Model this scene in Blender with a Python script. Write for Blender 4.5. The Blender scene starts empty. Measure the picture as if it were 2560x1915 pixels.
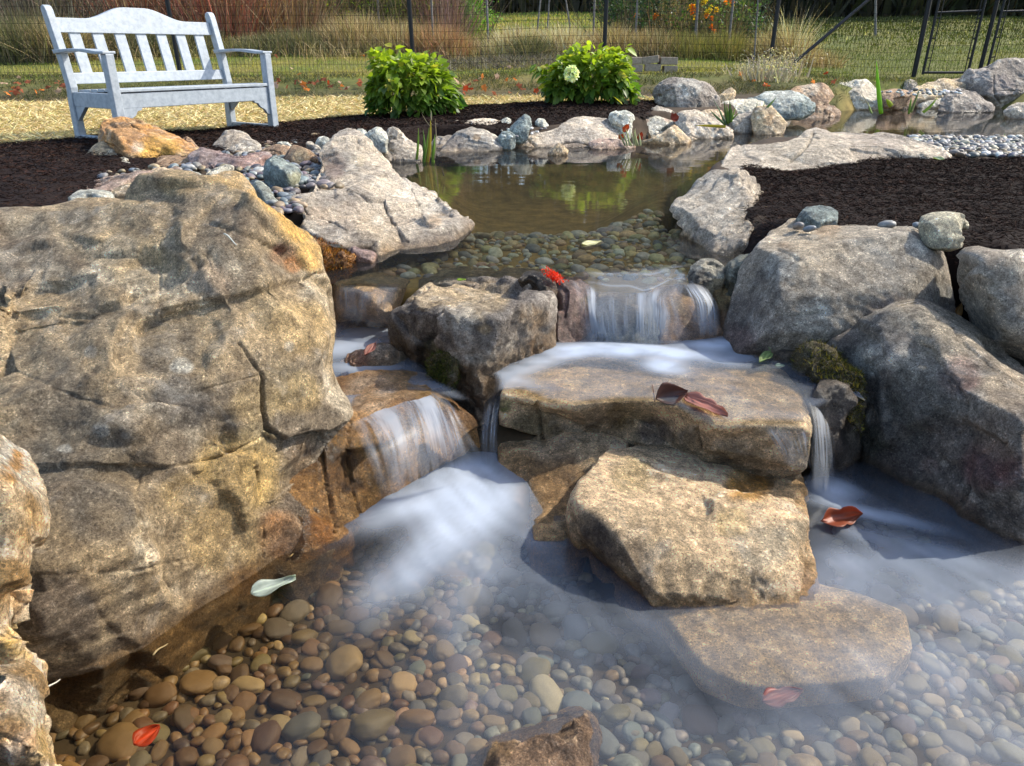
import bpy, bmesh, math, random
import numpy as np
from math import radians as R, sin, cos, tan, pi
from mathutils import Vector, Matrix
random.seed(7); rng = np.random.default_rng(11)
S = bpy.context.scene; COL = S.collection

# ------------------------------------------------------------------ camera
PITCH = R(23.39); CZ = 0.62; FPX = 1920.0; CX, CY = 1280.0, 957.5
cam = bpy.data.cameras.new('camera'); co = bpy.data.objects.new('camera', cam); COL.objects.link(co)
co.location = (0, 0, CZ); co.rotation_euler = (pi/2 - PITCH, 0, 0)
cam.sensor_width = 36; cam.lens = 36*FPX/2560; cam.clip_start = 0.02; cam.clip_end = 500
S.camera = co
# ------------------------------------------------------------------ light
SUN_AZ = R(68); SUN_EL = R(41)        # azimuth measured from +Y (view direction) towards +X (right)
W = bpy.data.worlds.new("World"); S.world = W; W.use_nodes = True
wn = W.node_tree; bg = wn.nodes['Background']
sky = wn.nodes.new('ShaderNodeTexSky'); sky.sky_type = 'NISHITA'; sky.sun_disc = False
sky.sun_elevation = SUN_EL; sky.sun_rotation = SUN_AZ; sky.air_density = 1.0; sky.dust_density = 1.6
wn.links.new(sky.outputs[0], bg.inputs[0]); bg.inputs[1].default_value = 0.15
sd = bpy.data.lights.new('sun', 'SUN'); so = bpy.data.objects.new('sun', sd); COL.objects.link(so)
sd.energy = 2.7; sd.angle = R(0.5); sd.color = (1.0, 0.93, 0.80)
sv = Vector((sin(SUN_AZ)*cos(SUN_EL), cos(SUN_AZ)*cos(SUN_EL), sin(SUN_EL)))
so.rotation_euler = sv.to_track_quat('Z', 'Y').to_euler(); so.location = (3, 3, 6)
S.view_settings.view_transform = 'Standard'; S.view_settings.look = 'None'
S.view_settings.exposure = 1.24; S.view_settings.gamma = 1
S.cycles.max_bounces = 8; S.cycles.transparent_max_bounces = 16
S.cycles.sample_clamp_indirect = 6; S.cycles.use_denoising = True; S.cycles.denoiser = 'OPENIMAGEDENOISE'; S.cycles.denoising_input_passes = 'RGB_ALBEDO_NORMAL'; S.cycles.denoising_prefilter = 'ACCURATE'

# ------------------------------------------------------------------ pixel <-> world (2560x1915 photo pixels)
cP, sP = cos(PITCH), sin(PITCH)
def ray(px, py):
    a = (px-CX)/FPX; b = -(py-CY)/FPX
    return np.array([a, cP + b*sP, -sP + b*cP])
def PD(px, py, D):
    r = ray(px, py); return np.array([0, 0, CZ]) + r*(D/r[1])
def PZ(px, py, z):
    r = ray(px, py); return np.array([0, 0, CZ]) + r*((z-CZ)/r[2])
def DZ(py, z): return PZ(0, py, z)[1]
def proj(P):
    P = np.asarray(P); y = P[:, 1]; z = P[:, 2]-CZ
    d = y*cP - z*sP; u = y*sP + z*cP
    return CX + FPX*P[:, 0]/d, CY - FPX*u/d, d
CROPS = dict(S=(0,0,1), A=(180,280,.23508), B=(640,280,.2622), C=(1000,260,.22604), D=(1450,180,.27125), E=(2000,140,.25316),
  F=(1380,600,.3255), G=(1200,900,.41591), H=(700,850,.36254), Z1=(0,0,.40687), Z2=(860,0,.38674), Z3=(1600,0,.434),
  Z4=(1700,480,.55591), Z5=(780,600,.41591), Z6=(0,450,.42293), Z7=(0,1050,.52265), Z8=(800,1050,.63291),
  T1=(0,0,.28933), T2=(600,0,.30741), T3=(1280,0,.28933), T4=(1880,0,.30741))
def cr(c, x, y): o = CROPS[c]; return o[0]+x*o[2], o[1]+y*o[2]

# ------------------------------------------------------------------ numpy noise
_perm = rng.permutation(256); _perm = np.concatenate([_perm]*3)
_g = rng.normal(size=(256, 3)); _g /= np.linalg.norm(_g, axis=1)[:, None]
def noise3(p):
    p = np.asarray(p, float); i = np.floor(p).astype(int); f = p-i; i &= 255
    u = f*f*f*(f*(f*6-15)+10); out = 0
    for dx in (0, 1):
        wx = u[:, 0] if dx else 1-u[:, 0]
        for dy in (0, 1):
            wy = u[:, 1] if dy else 1-u[:, 1]
            for dz in (0, 1):
                wz = u[:, 2] if dz else 1-u[:, 2]
                h = _perm[_perm[_perm[(i[:, 0]+dx) & 255]+((i[:, 1]+dy) & 255)]+((i[:, 2]+dz) & 255)]
                g = _g[h]
                out = out + wx*wy*wz*(g[:, 0]*(f[:, 0]-dx)+g[:, 1]*(f[:, 1]-dy)+g[:, 2]*(f[:, 2]-dz))
    return out*1.6
def fbm(p, o=4, ridged=False, gain=.5):
    a = 1; s = 0; t = 0; p = np.asarray(p, float)
    for k in range(o):
        n = noise3(p + 17.3*k)
        if ridged: n = 1-2*np.abs(n)
        s = s + a*n; t += a; a *= gain; p = p*2.03
    return s/t
def sst(a, b, x): t = np.clip((x-a)/(b-a), 0, 1); return t*t*(3-2*t)

# ------------------------------------------------------------------ object helpers
def newmesh(name, V, F, mat=None, smooth=False, parent=None, colors=None, attrs=None, origin=None):
    """V (n,3) world coordinates, F list or array of faces."""
    V = np.asarray(V, np.float32)
    if origin is None: origin = (0, 0, 0)
    me = bpy.data.meshes.new(name)
    Vl = V - np.asarray(origin, np.float32)
    if isinstance(F, np.ndarray):
        k = F.shape[1]; n = len(F)
        me.vertices.add(len(V)); me.vertices.foreach_set('co', Vl.ravel())
        me.loops.add(n*k); me.loops.foreach_set('vertex_index', F.astype(np.int32).ravel())
        me.polygons.add(n); me.polygons.foreach_set('loop_start', (np.arange(n)*k).astype(np.int32))
        me.update(calc_edges=True)
    else:
        me.from_pydata([tuple(map(float, v)) for v in Vl], [], [tuple(map(int, f)) for f in F]); me.update()
    if smooth: me.shade_smooth()
    else: me.shade_flat()
    if colors is not None:
        ca = me.color_attributes.new('Col', 'FLOAT_COLOR', 'POINT')
        c = np.ones((len(V), 4), np.float32); c[:, :3] = colors
        ca.data.foreach_set('color', c.ravel())
    for k_, v_ in (attrs or {}).items():
        at = me.attributes.new(k_, 'FLOAT', 'POINT'); at.data.foreach_set('value', np.asarray(v_, np.float32))
    if mat: me.materials.append(mat)
    o = bpy.data.objects.new(name, me); COL.objects.link(o); o.location = origin
    if parent is not None:
        o.parent = parent; o.location = Vector(origin) - Vector(parent.location) if parent.rotation_euler.z == 0 else o.location
    return o
def tag(o, label=None, cat=None, group=None, kind=None):
    if label: o['label'] = label
    if cat: o['category'] = cat
    if group: o['group'] = group
    if kind: o['kind'] = kind
    return o
def empty(name, loc, rz=0):
    o = bpy.data.objects.new(name, None); COL.objects.link(o); o.location = loc; o.rotation_euler = (0, 0, rz); o.empty_display_size = .1
    return o
def smooth_poly(pts, n=3):
    return pts
def in_poly(x, y, poly):
    poly = np.asarray(poly); inside = np.zeros(x.shape, bool); n = len(poly)
    for i in range(n):
        x1, y1 = poly[i]; x2, y2 = poly[(i+1) % n]
        c = ((y1 > y) != (y2 > y))
        xi = (x2-x1)*(y-y1)/((y2-y1) if y2 != y1 else 1e-9)+x1
        inside ^= c & (x < xi)
    return inside
def seg_dist(x, y, poly, closed=True):
    poly = np.asarray(poly, float); n = len(poly); best = np.full(np.shape(x), 1e9); side = np.zeros(np.shape(x))
    for i in range(n if closed else n-1):
        ax, ay = poly[i][:2]; bx, by = poly[(i+1) % n][:2]
        dx, dy = bx-ax, by-ay; L = dx*dx+dy*dy+1e-12
        t = np.clip(((x-ax)*dx+(y-ay)*dy)/L, 0, 1); qx = ax+t*dx; qy = ay+t*dy
        d = np.hypot(x-qx, y-qy); m = d < best
        best = np.where(m, d, best); side = np.where(m, y-qy, side)
    return best, side
def sdf(x, y, poly):
    d, _ = seg_dist(x, y, poly); return np.where(in_poly(x, y, poly), -d, d)

# ------------------------------------------------------------------ materials
def mat_new(name):
    m = bpy.data.materials.new(name); m.use_nodes = True; nt = m.node_tree
    for n in list(nt.nodes): nt.nodes.remove(n)
    out = nt.nodes.new('ShaderNodeOutputMaterial'); return m, nt, out
def N(nt, t, **kw):
    n = nt.nodes.new(t)
    for k, v in kw.items():
        if k in ('ins',):
            for a, b in v.items(): n.inputs[a].default_value = b
        else: setattr(n, k, v)
    return n
def L(nt, a, b): nt.links.new(a, b)
def mixc(nt, fac, a, b, mode='MIX'):
    n = nt.nodes.new('ShaderNodeMix'); n.data_type = 'RGBA'; n.blend_type = mode; n.clamp_result = False
    for i, v in ((0, fac), (6, a), (7, b)):
        if hasattr(v, 'links'): nt.links.new(v, n.inputs[i])
        else: n.inputs[i].default_value = v if i == 0 else (*v[:3], 1)
    return n.outputs[2]
def mth(nt, op, a, b=0.0, clamp=False):
    n = nt.nodes.new('ShaderNodeMath'); n.operation = op; n.use_clamp = clamp
    for i, v in ((0, a), (1, b)):
        if hasattr(v, 'links'): nt.links.new(v, n.inputs[i])
        else: n.inputs[i].default_value = v
    return n.outputs[0]
def nz(nt, vec, scale, detail=5, rough=.6, dist=0):
    n = N(nt, 'ShaderNodeTexNoise'); n.inputs['Scale'].default_value = scale; n.inputs['Detail'].default_value = detail
    n.inputs['Roughness'].default_value = rough; n.inputs['Distortion'].default_value = dist
    if vec is not None: L(nt, vec, n.inputs['Vector'])
    return n.outputs[0]
def ramp(nt, v, a, b, lo=0., hi=1.):
    n = N(nt, 'ShaderNodeMapRange', clamp=True); n.inputs[1].default_value = a; n.inputs[2].default_value = b
    n.inputs[3].default_value = lo; n.inputs[4].default_value = hi; L(nt, v, n.inputs[0]); return n.outputs[0]

def make_stone():
    m, nt, out = mat_new('stone')
    tc = N(nt, 'ShaderNodeTexCoord').outputs['Object']
    col = N(nt, 'ShaderNodeAttribute', attribute_name='Col').outputs['Color']
    wet = N(nt, 'ShaderNodeAttribute', attribute_name='wet').outputs['Fac']
    n1 = nz(nt, tc, 34, 9, .80); n2 = nz(nt, tc, 150, 6, .85); n5 = nz(nt, tc, 430, 3, .8); n3 = nz(nt, tc, 9, 5, .65, .6)
    c = mixc(nt, ramp(nt, n1, .38, .62), mixc(nt, 1.0, col, (.52, .48, .44), 'MULTIPLY'), mixc(nt, 1.0, col, (1.42, 1.40, 1.36), 'MULTIPLY'))
    c = mixc(nt, ramp(nt, n2, .52, .64, 0, .85), c, mixc(nt, 1.0, c, (.34, .32, .31), 'MULTIPLY'))
    c = mixc(nt, ramp(nt, n2, .46, .34, 0, .5), c, mixc(nt, .5, c, (.62, .60, .55)))
    c = mixc(nt, ramp(nt, n3, .56, .74, 0, .35), c, (.60, .58, .54))
    c = mixc(nt, ramp(nt, n5, .40, .60), mixc(nt, 1., c, (.72, .70, .68), 'MULTIPLY'), mixc(nt, 1., c, (1.28, 1.27, 1.25), 'MULTIPLY'))
    vz = N(nt, 'ShaderNodeTexVoronoi'); vz.inputs['Scale'].default_value = 260; L(nt, tc, vz.inputs['Vector']); vr = N(nt, 'ShaderNodeSeparateColor'); L(nt, vz.outputs['Color'], vr.inputs[0])
    patch = ramp(nt, n1, .42, .60)
    c = mixc(nt, mth(nt, 'MULTIPLY', ramp(nt, vr.outputs[0], .80, .86, 0, .62), patch), c, mixc(nt, 1., c, (2.1, 2.15, 2.2), 'MULTIPLY'))
    c = mixc(nt, ramp(nt, vr.outputs[1], .84, .90, 0, .6), c, mixc(nt, 1., c, (.42, .40, .38), 'MULTIPLY'))
    c = mixc(nt, 1., c, (1.74, 1.68, 1.56), 'MULTIPLY')
    wetc = mixc(nt, 1.0, c, (.60, .48, .34), 'MULTIPLY')
    c = mixc(nt, mth(nt, 'MULTIPLY', wet, .85), c, wetc)
    bs = N(nt, 'ShaderNodeBsdfPrincipled'); L(nt, c, bs.inputs['Base Color'])
    L(nt, ramp(nt, wet, 0, 1, .88, .28), bs.inputs['Roughness'])
    h = mth(nt, 'ADD', mth(nt, 'MULTIPLY', n1, 1.0), mth(nt, 'MULTIPLY', n2, .45))
    h = mth(nt, 'ADD', h, mth(nt, 'MULTIPLY', n3, 2.0))
    b = N(nt, 'ShaderNodeBump'); b.inputs['Strength'].default_value = .9; b.inputs['Distance'].default_value = .017
    L(nt, h, b.inputs['Height'])
    b2 = N(nt, 'ShaderNodeBump'); b2.inputs['Strength'].default_value = 1.; b2.inputs['Distance'].default_value = .0022
    L(nt, mth(nt, 'ADD', n5, mth(nt, 'MULTIPLY', n2, 1.5)), b2.inputs['Height']); L(nt, b.outputs[0], b2.inputs['Normal'])
    L(nt, b2.outputs[0], bs.inputs['Normal']); L(nt, bs.outputs[0], out.inputs[0]); return m
STONE = make_stone()

def make_pebble(objcol):
    m, nt, out = mat_new('river_pebble' if objcol else 'pebble_mass')
    tc = N(nt, 'ShaderNodeTexCoord').outputs['Object']
    if objcol: col = N(nt, 'ShaderNodeObjectInfo').outputs['Color']
    else: col = N(nt, 'ShaderNodeAttribute', attribute_name='Col').outputs['Color']
    n1 = nz(nt, tc, 45 if objcol else 60, 4, .6); n2 = nz(nt, tc, 200, 3, .7)
    c = mixc(nt, ramp(nt, n1, .35, .65), mixc(nt, 1., col, (.72, .70, .68), 'MULTIPLY'), mixc(nt, 1., col, (1.2, 1.18, 1.15), 'MULTIPLY'))
    c = mixc(nt, ramp(nt, n2, .55, .7, 0, .4), c, mixc(nt, 1., c, (.5, .5, .5), 'MULTIPLY'))
    bs = N(nt, 'ShaderNodeBsdfPrincipled'); L(nt, c, bs.inputs['Base Color']); bs.inputs['Roughness'].default_value = .55
    b = N(nt, 'ShaderNodeBump'); b.inputs['Strength'].default_value = .4; b.inputs['Distance'].default_value = .003
    L(nt, n1, b.inputs['Height']); L(nt, b.outputs[0], bs.inputs['Normal']); L(nt, bs.outputs[0], out.inputs[0]); return m
PEB = make_pebble(True); PEBM = make_pebble(False)

def attr_mat(name, rough=.8, trans=0.0, spec=.3, mul=(1, 1, 1), nscale=0):
    m, nt, out = mat_new(name)
    col = N(nt, 'ShaderNodeAttribute', attribute_name='Col').outputs['Color']
    if mul != (1, 1, 1): col = mixc(nt, 1., col, mul, 'MULTIPLY')
    if nscale:
        tc = N(nt, 'ShaderNodeTexCoord').outputs['Object']
        n = nz(nt, tc, nscale, 5, .7); col = mixc(nt, ramp(nt, n, .3, .7), mixc(nt, 1., col, (.55, .55, .55), 'MULTIPLY'), mixc(nt, 1., col, (1.4, 1.35, 1.3), 'MULTIPLY'))
    bs = N(nt, 'ShaderNodeBsdfPrincipled'); L(nt, col, bs.inputs['Base Color']); bs.inputs['Roughness'].default_value = rough
    bs.inputs['Specular IOR Level'].default_value = spec
    if trans:
        tr = N(nt, 'ShaderNodeBsdfTranslucent'); L(nt, mixc(nt, 1., col, (1.3, 1.35, .6), 'MULTIPLY'), tr.inputs[0])
        mx = N(nt, 'ShaderNodeMixShader'); mx.inputs[0].default_value = trans
        L(nt, bs.outputs[0], mx.inputs[1]); L(nt, tr.outputs[0], mx.inputs[2]); L(nt, mx.outputs[0], out.inputs[0])
    else: L(nt, bs.outputs[0], out.inputs[0])
    return m
LEAFM = attr_mat('leaf', .45, .5, .5)
GRASSM = attr_mat('grass_blade', .6, .35, .3)
DRYM = attr_mat('dry_stem', .8, .2, .2)
CHIPM = attr_mat('mulch_chip', .9, 0, .12)
MOSSM = attr_mat('moss', .9, .15, .2)
def plain(name, c, rough=.6, metal=0, nscale=0, nlo=.7, nhi=1.2, bump=0, spec=.5):
    m, nt, out = mat_new(name); bs = N(nt, 'ShaderNodeBsdfPrincipled')
    bs.inputs['Roughness'].default_value = rough; bs.inputs['Metallic'].default_value = metal; bs.inputs['Specular IOR Level'].default_value = spec
    if nscale:
        tc = N(nt, 'ShaderNodeTexCoord').outputs['Object']; n = nz(nt, tc, nscale, 6, .65)
        L(nt, mixc(nt, ramp(nt, n, .3, .7), tuple(v*nlo for v in c), tuple(v*nhi for v in c)), bs.inputs['Base Color'])
        if bump:
            b = N(nt, 'ShaderNodeBump'); b.inputs['Strength'].default_value = .7; b.inputs['Distance'].default_value = bump
            L(nt, n, b.inputs['Height']); L(nt, b.outputs[0], bs.inputs['Normal'])
    else: bs.inputs['Base Color'].default_value = (*c, 1)
    L(nt, bs.outputs[0], out.inputs[0]); return m
BLACKM = plain('black_metal', (.006, .007, .010), .45, .0, 30, .7, 1.4, spec=.3)
WIREM = plain('black_wire', (.006, .006, .007), .6, spec=.2)

def water_mat(name, tint, rough, foamcol=(.66, .73, .82), bumpscale=6., bumpd=.002, streak=None, ior=1.33, cover=False):
    m, nt, out = mat_new(name)
    tc = N(nt, 'ShaderNodeTexCoord').outputs['Object']
    mp = N(nt, 'ShaderNodeMapping'); L(nt, tc, mp.inputs[0]); mp.inputs['Scale'].default_value = streak or (1, 1, 1)
    n = nz(nt, mp.outputs[0], bumpscale, 3, .5)
    b = N(nt, 'ShaderNodeBump'); b.inputs['Strength'].default_value = 1; b.inputs['Distance'].default_value = bumpd; L(nt, n, b.inputs['Height'])
    fr = N(nt, 'ShaderNodeFresnel'); fr.inputs[0].default_value = ior; L(nt, b.outputs[0], fr.inputs['Normal'])
    tr = N(nt, 'ShaderNodeBsdfTransparent'); tr.inputs[0].default_value = (*tint, 1)
    gl = N(nt, 'ShaderNodeBsdfGlossy'); gl.inputs['Roughness'].default_value = rough; L(nt, b.outputs[0], gl.inputs['Normal'])
    foam = N(nt, 'ShaderNodeAttribute', attribute_name='foam').outputs['Fac']
    df = N(nt, 'ShaderNodeBsdfDiffuse'); df.inputs[0].default_value = (*foamcol, 1)
    tl = N(nt, 'ShaderNodeBsdfTranslucent'); tl.inputs[0].default_value = (*foamcol, 1)
    fm = N(nt, 'ShaderNodeMixShader'); fm.inputs[0].default_value = .35; L(nt, df.outputs[0], fm.inputs[1]); L(nt, tl.outputs[0], fm.inputs[2])
    under = N(nt, 'ShaderNodeMixShader'); L(nt, mth(nt, 'MULTIPLY', foam, 1., True), under.inputs[0]); L(nt, tr.outputs[0], under.inputs[1]); L(nt, fm.outputs[0], under.inputs[2])
    mx = N(nt, 'ShaderNodeMixShader'); L(nt, fr.outputs[0], mx.inputs[0]); L(nt, under.outputs[0], mx.inputs[1]); L(nt, gl.outputs[0], mx.inputs[2])
    if cover:
        cv = N(nt, 'ShaderNodeAttribute', attribute_name='cover').outputs['Fac']; t2 = N(nt, 'ShaderNodeBsdfTransparent')
        m2 = N(nt, 'ShaderNodeMixShader'); L(nt, cv, m2.inputs[0]); L(nt, t2.outputs[0], m2.inputs[1]); L(nt, mx.outputs[0], m2.inputs[2]); mx = m2
    L(nt, mx.outputs[0], out.inputs[0]); return m
PONDM = water_mat('pond_water', (.96, .94, .76), .04, bumpscale=3.0, bumpd=.0016, streak=(.6, 1.6, 1))
POOLM = water_mat('pool_water', (.88, .84, .74), .20, (.60, .68, .80), bumpscale=5., bumpd=.0015, ior=1.29, cover=True)
FALLM = water_mat('falling_water', (.96, .96, .96), .42, bumpscale=8., bumpd=.0015, streak=(3, 1, .5), ior=1.26, cover=True)

# ------------------------------------------------------------------ terrain
ZP, ZM, ZL = -.12, -.27, -.48          # pond, middle pool, lower pool water levels
def pxpoly(pts, z): return [tuple(PZ(x, y, z)[:2]) for x, y in pts]
POND = pxpoly([(790,705),(740,640),(740,560),(860,510),(980,470),(1010,430),(1000,388),(1100,372),(1260,370),(1480,370),(1560,352),(1800,335),(1960,300),
  (2080,283),(2200,268),(2400,266),(2560,285),(2900,300),(2900,372),(2560,378),(2300,372),(2060,362),(1850,378),(1760,405),(1690,450),(1660,510),(1730,610),(1820,660),(1820,715),(1400,712),(1050,712),(830,712)], ZP)
CH = [(-.80,2.80),(-.3,2.62),(.9,2.62),(1.25,2.6),(1.7,2.35),(2.6,2.1),(3.2,1.6),(3.2,.2),(-3.4,.2),(-3.4,1.95),(-1.2,2.05),(-.75,2.2)]
LOW = [(-.62,1.75),(-.1,2.0),(.3,1.95),(1.0,2.05),(1.9,2.0),(3.0,1.5),(3.0,.2),(-3.2,.2),(-3.2,1.6),(-1.2,1.7)]
def ground_z(x, y):
    z = (.03+.07*sst(-1.2, .8, x))*sst(6.4, 8.2, y) + .23*sst(9.3, 12.3, y)*(1-.62*sst(3.2, 6.5, x)) 
    z = z + np.maximum(0, y-13.5)*.075 + .05*np.sin(x*.35+y*.2)*sst(12, 18, y)
    z = z + .010*np.sin(x*2.1+1)*np.sin(y*1.7)
    return z
def terr(x, y):
    x = np.asarray(x, float); y = np.asarray(y, float)
    g = ground_z(x, y)
    d = sdf(x, y, POND)
    near = 1-sst(3.6, 4.6, y)
    bed = ZP - (.085*near + .30*(1-near))
    h = g*(1-sst(.25, -.02, d)) + (bed)*sst(.25, -.02, d)
    h = np.where(d < -.02, ZP - (.085*near + (1-near)*(.085+.25*sst(0, .6, -d))), h)
    d2 = sdf(x, y, CH); k = sst(.10, -.04, d2); h = h*(1-k) + (-.42)*k
    d3 = sdf(x, y, LOW); k = sst(.05, -.06, d3); h = h*(1-k) + (-.60)*k
    return h
def tz(x, y): return float(terr(np.array([x]), np.array([y]))[0])
def grid_mesh(xs, ys):
    X, Y = np.meshgrid(xs, ys); nx, ny = len(xs), len(ys)
    i = np.arange(nx*ny).reshape(ny, nx)
    F = np.stack([i[:-1, :-1], i[:-1, 1:], i[1:, 1:], i[1:, :-1]], -1).reshape(-1, 4)
    return X.ravel(), Y.ravel(), F
def spaced(a, b, n, p): t = np.linspace(0, 1, n); return a+(b-a)*t**p
xs = np.concatenate([-spaced(2.5, 130, 60, 2.4)[::-1], np.linspace(-2.45, 2.45, 130), spaced(2.5, 130, 60, 2.4)])
ys = np.concatenate([np.linspace(-1, 5, 170), spaced(5.05, 140, 150, 2.6)])
X, Y, F = grid_mesh(xs, ys); Z = terr(X, Y)
fld = sst(9.5, 12, Y)
nn = fbm(np.stack([X*.5, Y*.5, 0*X], -1), 4)
soil = np.array([.055, .040, .028]); green = np.array([.085, .105, .022]); ochre = np.array([.19, .155, .045])
c = soil[None]*(1-fld[:, None]) + fld[:, None]*(green[None]*(1-sst(-.3, .4, nn)[:, None])+ochre[None]*sst(-.3, .4, nn)[:, None])
rt = (sst(3, 6, X)*.6)[:, None]*fld[:, None]; c = c*(1-rt)+green[None]*rt*.9
dp = sst(.05, -.1, sdf(X, Y, POND)); silt = np.array([.30, .205, .075])
c = c*(1-dp[:, None])+silt[None]*dp[:, None]
low = sst(.1, -.1, sdf(X, Y, CH)); c = c*(1-low[:, None])+np.array([.06, .043, .024])[None]*low[:, None]
GROUNDM = attr_mat('ground', .95, 0, .2, nscale=9)
tag(newmesh('ground', np.stack([X, Y, Z], -1), F, GROUNDM, True, colors=c), kind='structure')

# ------------------------------------------------------------------ strands (needles, chips, blades)
def strands(P, D, Ln, Wd, colors, droop=0.0, segs=1, roll=None):
    """thin tapered blades. P (n,3) roots, D (n,3) unit directions, Ln, Wd (n,), colours (n,3)."""
    n = len(P); up = np.zeros((n, 3)); up[:, 2] = 1
    side = np.cross(D, rng.normal(size=(n, 3))); side /= np.linalg.norm(side, axis=1)[:, None]+1e-9
    vs = []; 
    for s in range(segs+1):
        t = s/segs; c_ = P + D*(Ln*t)[:, None]; c_[:, 2] -= droop*Ln*t*t
        w = (Wd*(1-t)**.6 if s < segs else Wd*.12)[:, None]*side*.5
        vs += [c_-w, c_+w]
    V = np.stack(vs, 1).reshape(-1, 3); k = 2*(segs+1)
    base = (np.arange(n)*k)[:, None]; Fs = []
    for s in range(segs): Fs.append(np.stack([base[:, 0]+2*s, base[:, 0]+2*s+1, base[:, 0]+2*s+3, base[:, 0]+2*s+2], -1))
    return V, np.concatenate(Fs), np.repeat(colors, k, 0)
def merge(parts):
    Vs, Fs, Cs = [], [], []; o = 0
    for V, F_, C in parts: Vs.append(V); Fs.append(F_+o); Cs.append(C); o += len(V)
    return np.concatenate(Vs), np.concatenate(Fs), np.concatenate(Cs)
def pick(n, cols, w=None, jit=.25):
    cols = np.array(cols, float); i = rng.choice(len(cols), n, p=None if w is None else np.array(w)/sum(w))
    return cols[i]*(1+jit*rng.normal(size=(n, 1)))*(1+.06*rng.normal(size=(n, 3)))
def scatter(poly, n):
    p = np.array(poly); lo = p.min(0); hi = p.max(0); out = []
    got = 0
    while got < n:
        q = lo+(hi-lo)*rng.random((n*2, 2)); q = q[in_poly(q[:, 0], q[:, 1], poly)]; out.append(q); got += len(q)
    return np.concatenate(out)[:n]

# ------------------------------------------------------------------ mulch beds and straw
def flat_dirs(n, tilt=.25):
    a = rng.random(n)*2*pi; e = rng.normal(size=n)*tilt
    return np.stack([np.cos(a)*np.cos(e), np.sin(a)*np.cos(e), np.sin(e)], -1)
def bed(name, label, poly, res, lump, off, basecol, chipcols, nchips, ln, wd, avoid=None, mat=CHIPM):
    p = np.array(poly); lo = p.min(0); hi = p.max(0)
    X, Y, F = grid_mesh(np.arange(lo[0], hi[0]+res, res), np.arange(lo[1], hi[1]+res, res))
    d = sdf(X, Y, poly) + .05*fbm(np.stack([X*6, Y*6, 0*X], -1), 3)
    h = lambda x, y, dd: terr(x, y)+off*sst(.03, -.25, dd) - .04*sst(-.02, .06, dd) + lump*fbm(np.stack([x*5, y*5, 0*x], -1), 5)*sst(0, -.1, dd)
    Z = h(X, Y, d); keep = d < .05
    fk = keep[F].all(1); idx = -np.ones(len(X), int); used = np.unique(F[fk]); idx[used] = np.arange(len(used))
    V = np.stack([X, Y, Z], -1)[used]
    parts = [(V, idx[F[fk]], np.tile(np.array(basecol), (len(V), 1)))]
    q = scatter(poly, nchips); dd = sdf(q[:, 0], q[:, 1], poly) + .05*fbm(np.stack([q[:, 0]*6, q[:, 1]*6, 0*q[:, 0]], -1), 3)
    m = dd < .02; q = q[m]; dd = dd[m]; n = len(q)
    dist = np.clip(q[:, 1]/4, .8, 3)
    zz = h(q[:, 0], q[:, 1], dd)+rng.random(n)*.012
    parts.append(strands(np.stack([q[:, 0], q[:, 1], zz], -1), flat_dirs(n, .3), ln*(.4+rng.random(n)), wd*(.5+rng.random(n))*dist, pick(n, *chipcols)))
    V, F_, C = merge(parts)
    return tag(newmesh(name, V, F_, mat, colors=C), label, kind='structure' if name.endswith('bed') or name.endswith('path') else 'stuff')
DK = ([(.020, .010, .007), (.010, .006, .005), (.036, .016, .010), (.050, .026, .017), (.09, .06, .04)], [6, 6, 4, 1.2, .25], .35)
RB = pxpoly([(1850,400),(1960,430),(2060,415),(2170,392),(2230,396),(2300,402),(2400,404),(2560,402),(2800,410),(2900,640),(2560,650),(2330,640),(2100,640),(1960,650),(1870,640),(1850,560),(1850,480)], 0.)
RB = [(x, y) for x, y in RB]
bed('mulch_bed', 'dark bark mulch bed to the right of the pond', RB, .02, .03, .022, (.016, .010, .008), DK, 60000, .03, .0028)
def pg(pts):   # pixel polygon on the actual ground
    out = []
    Ds_ = np.linspace(1.5, 16, 600)
    for x, y in pts:
        P = np.array([PD(x, y, D) for D in Ds_]); g = ground_z(P[:, 0], P[:, 1]); k = np.nonzero(P[:, 2] < g)[0]
        out.append(tuple(P[k[0] if len(k) else -1][:2]))
    return out
MULCH_EDGE = [(-160,378),(0,368),(90,360),(200,349),(330,337),(430,335),(520,330),(600,318),(690,312),(800,302),(920,292),(1060,278),(1180,270),(1330,263),(1450,260),(1580,258),(1640,252)]
LB = pg(MULCH_EDGE+[(1660,268),(1620,285),(1500,300),(1300,322),(1100,338),(1000,350),(900,365),(800,370),(640,390),(520,420),(380,420),(300,470),(200,520),(-160,600)])
bed('mulch_bed', 'dark bark mulch bed running from the bench to the shrubs', LB, .03, .025, .035, (.016, .010, .008), DK, 60000, .035, .003)
ST = ([(.62, .50, .24), (.50, .38, .16), (.75, .64, .36), (.36, .26, .11)], [4, 3, 3, 2], .2)
SP = pg([(-160,380),(0,370),(200,351),(330,340),(430,338),(520,333),(600,321),(690,315),(800,305),(920,295),(1060,281),(1180,273),(1330,266),(1450,263),(1630,262),(1640,246),(1450,241),(1200,243),(900,242),(700,245),(500,250),(250,256),(0,256),(-160,258)])
STRAWM = attr_mat('straw', .7, .12, .4)
bed('straw_path', 'golden straw path behind the white bench', SP, .05, .02, .015, (.36, .27, .12), ST, 70000, .07, .0042, mat=STRAWM)

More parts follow.
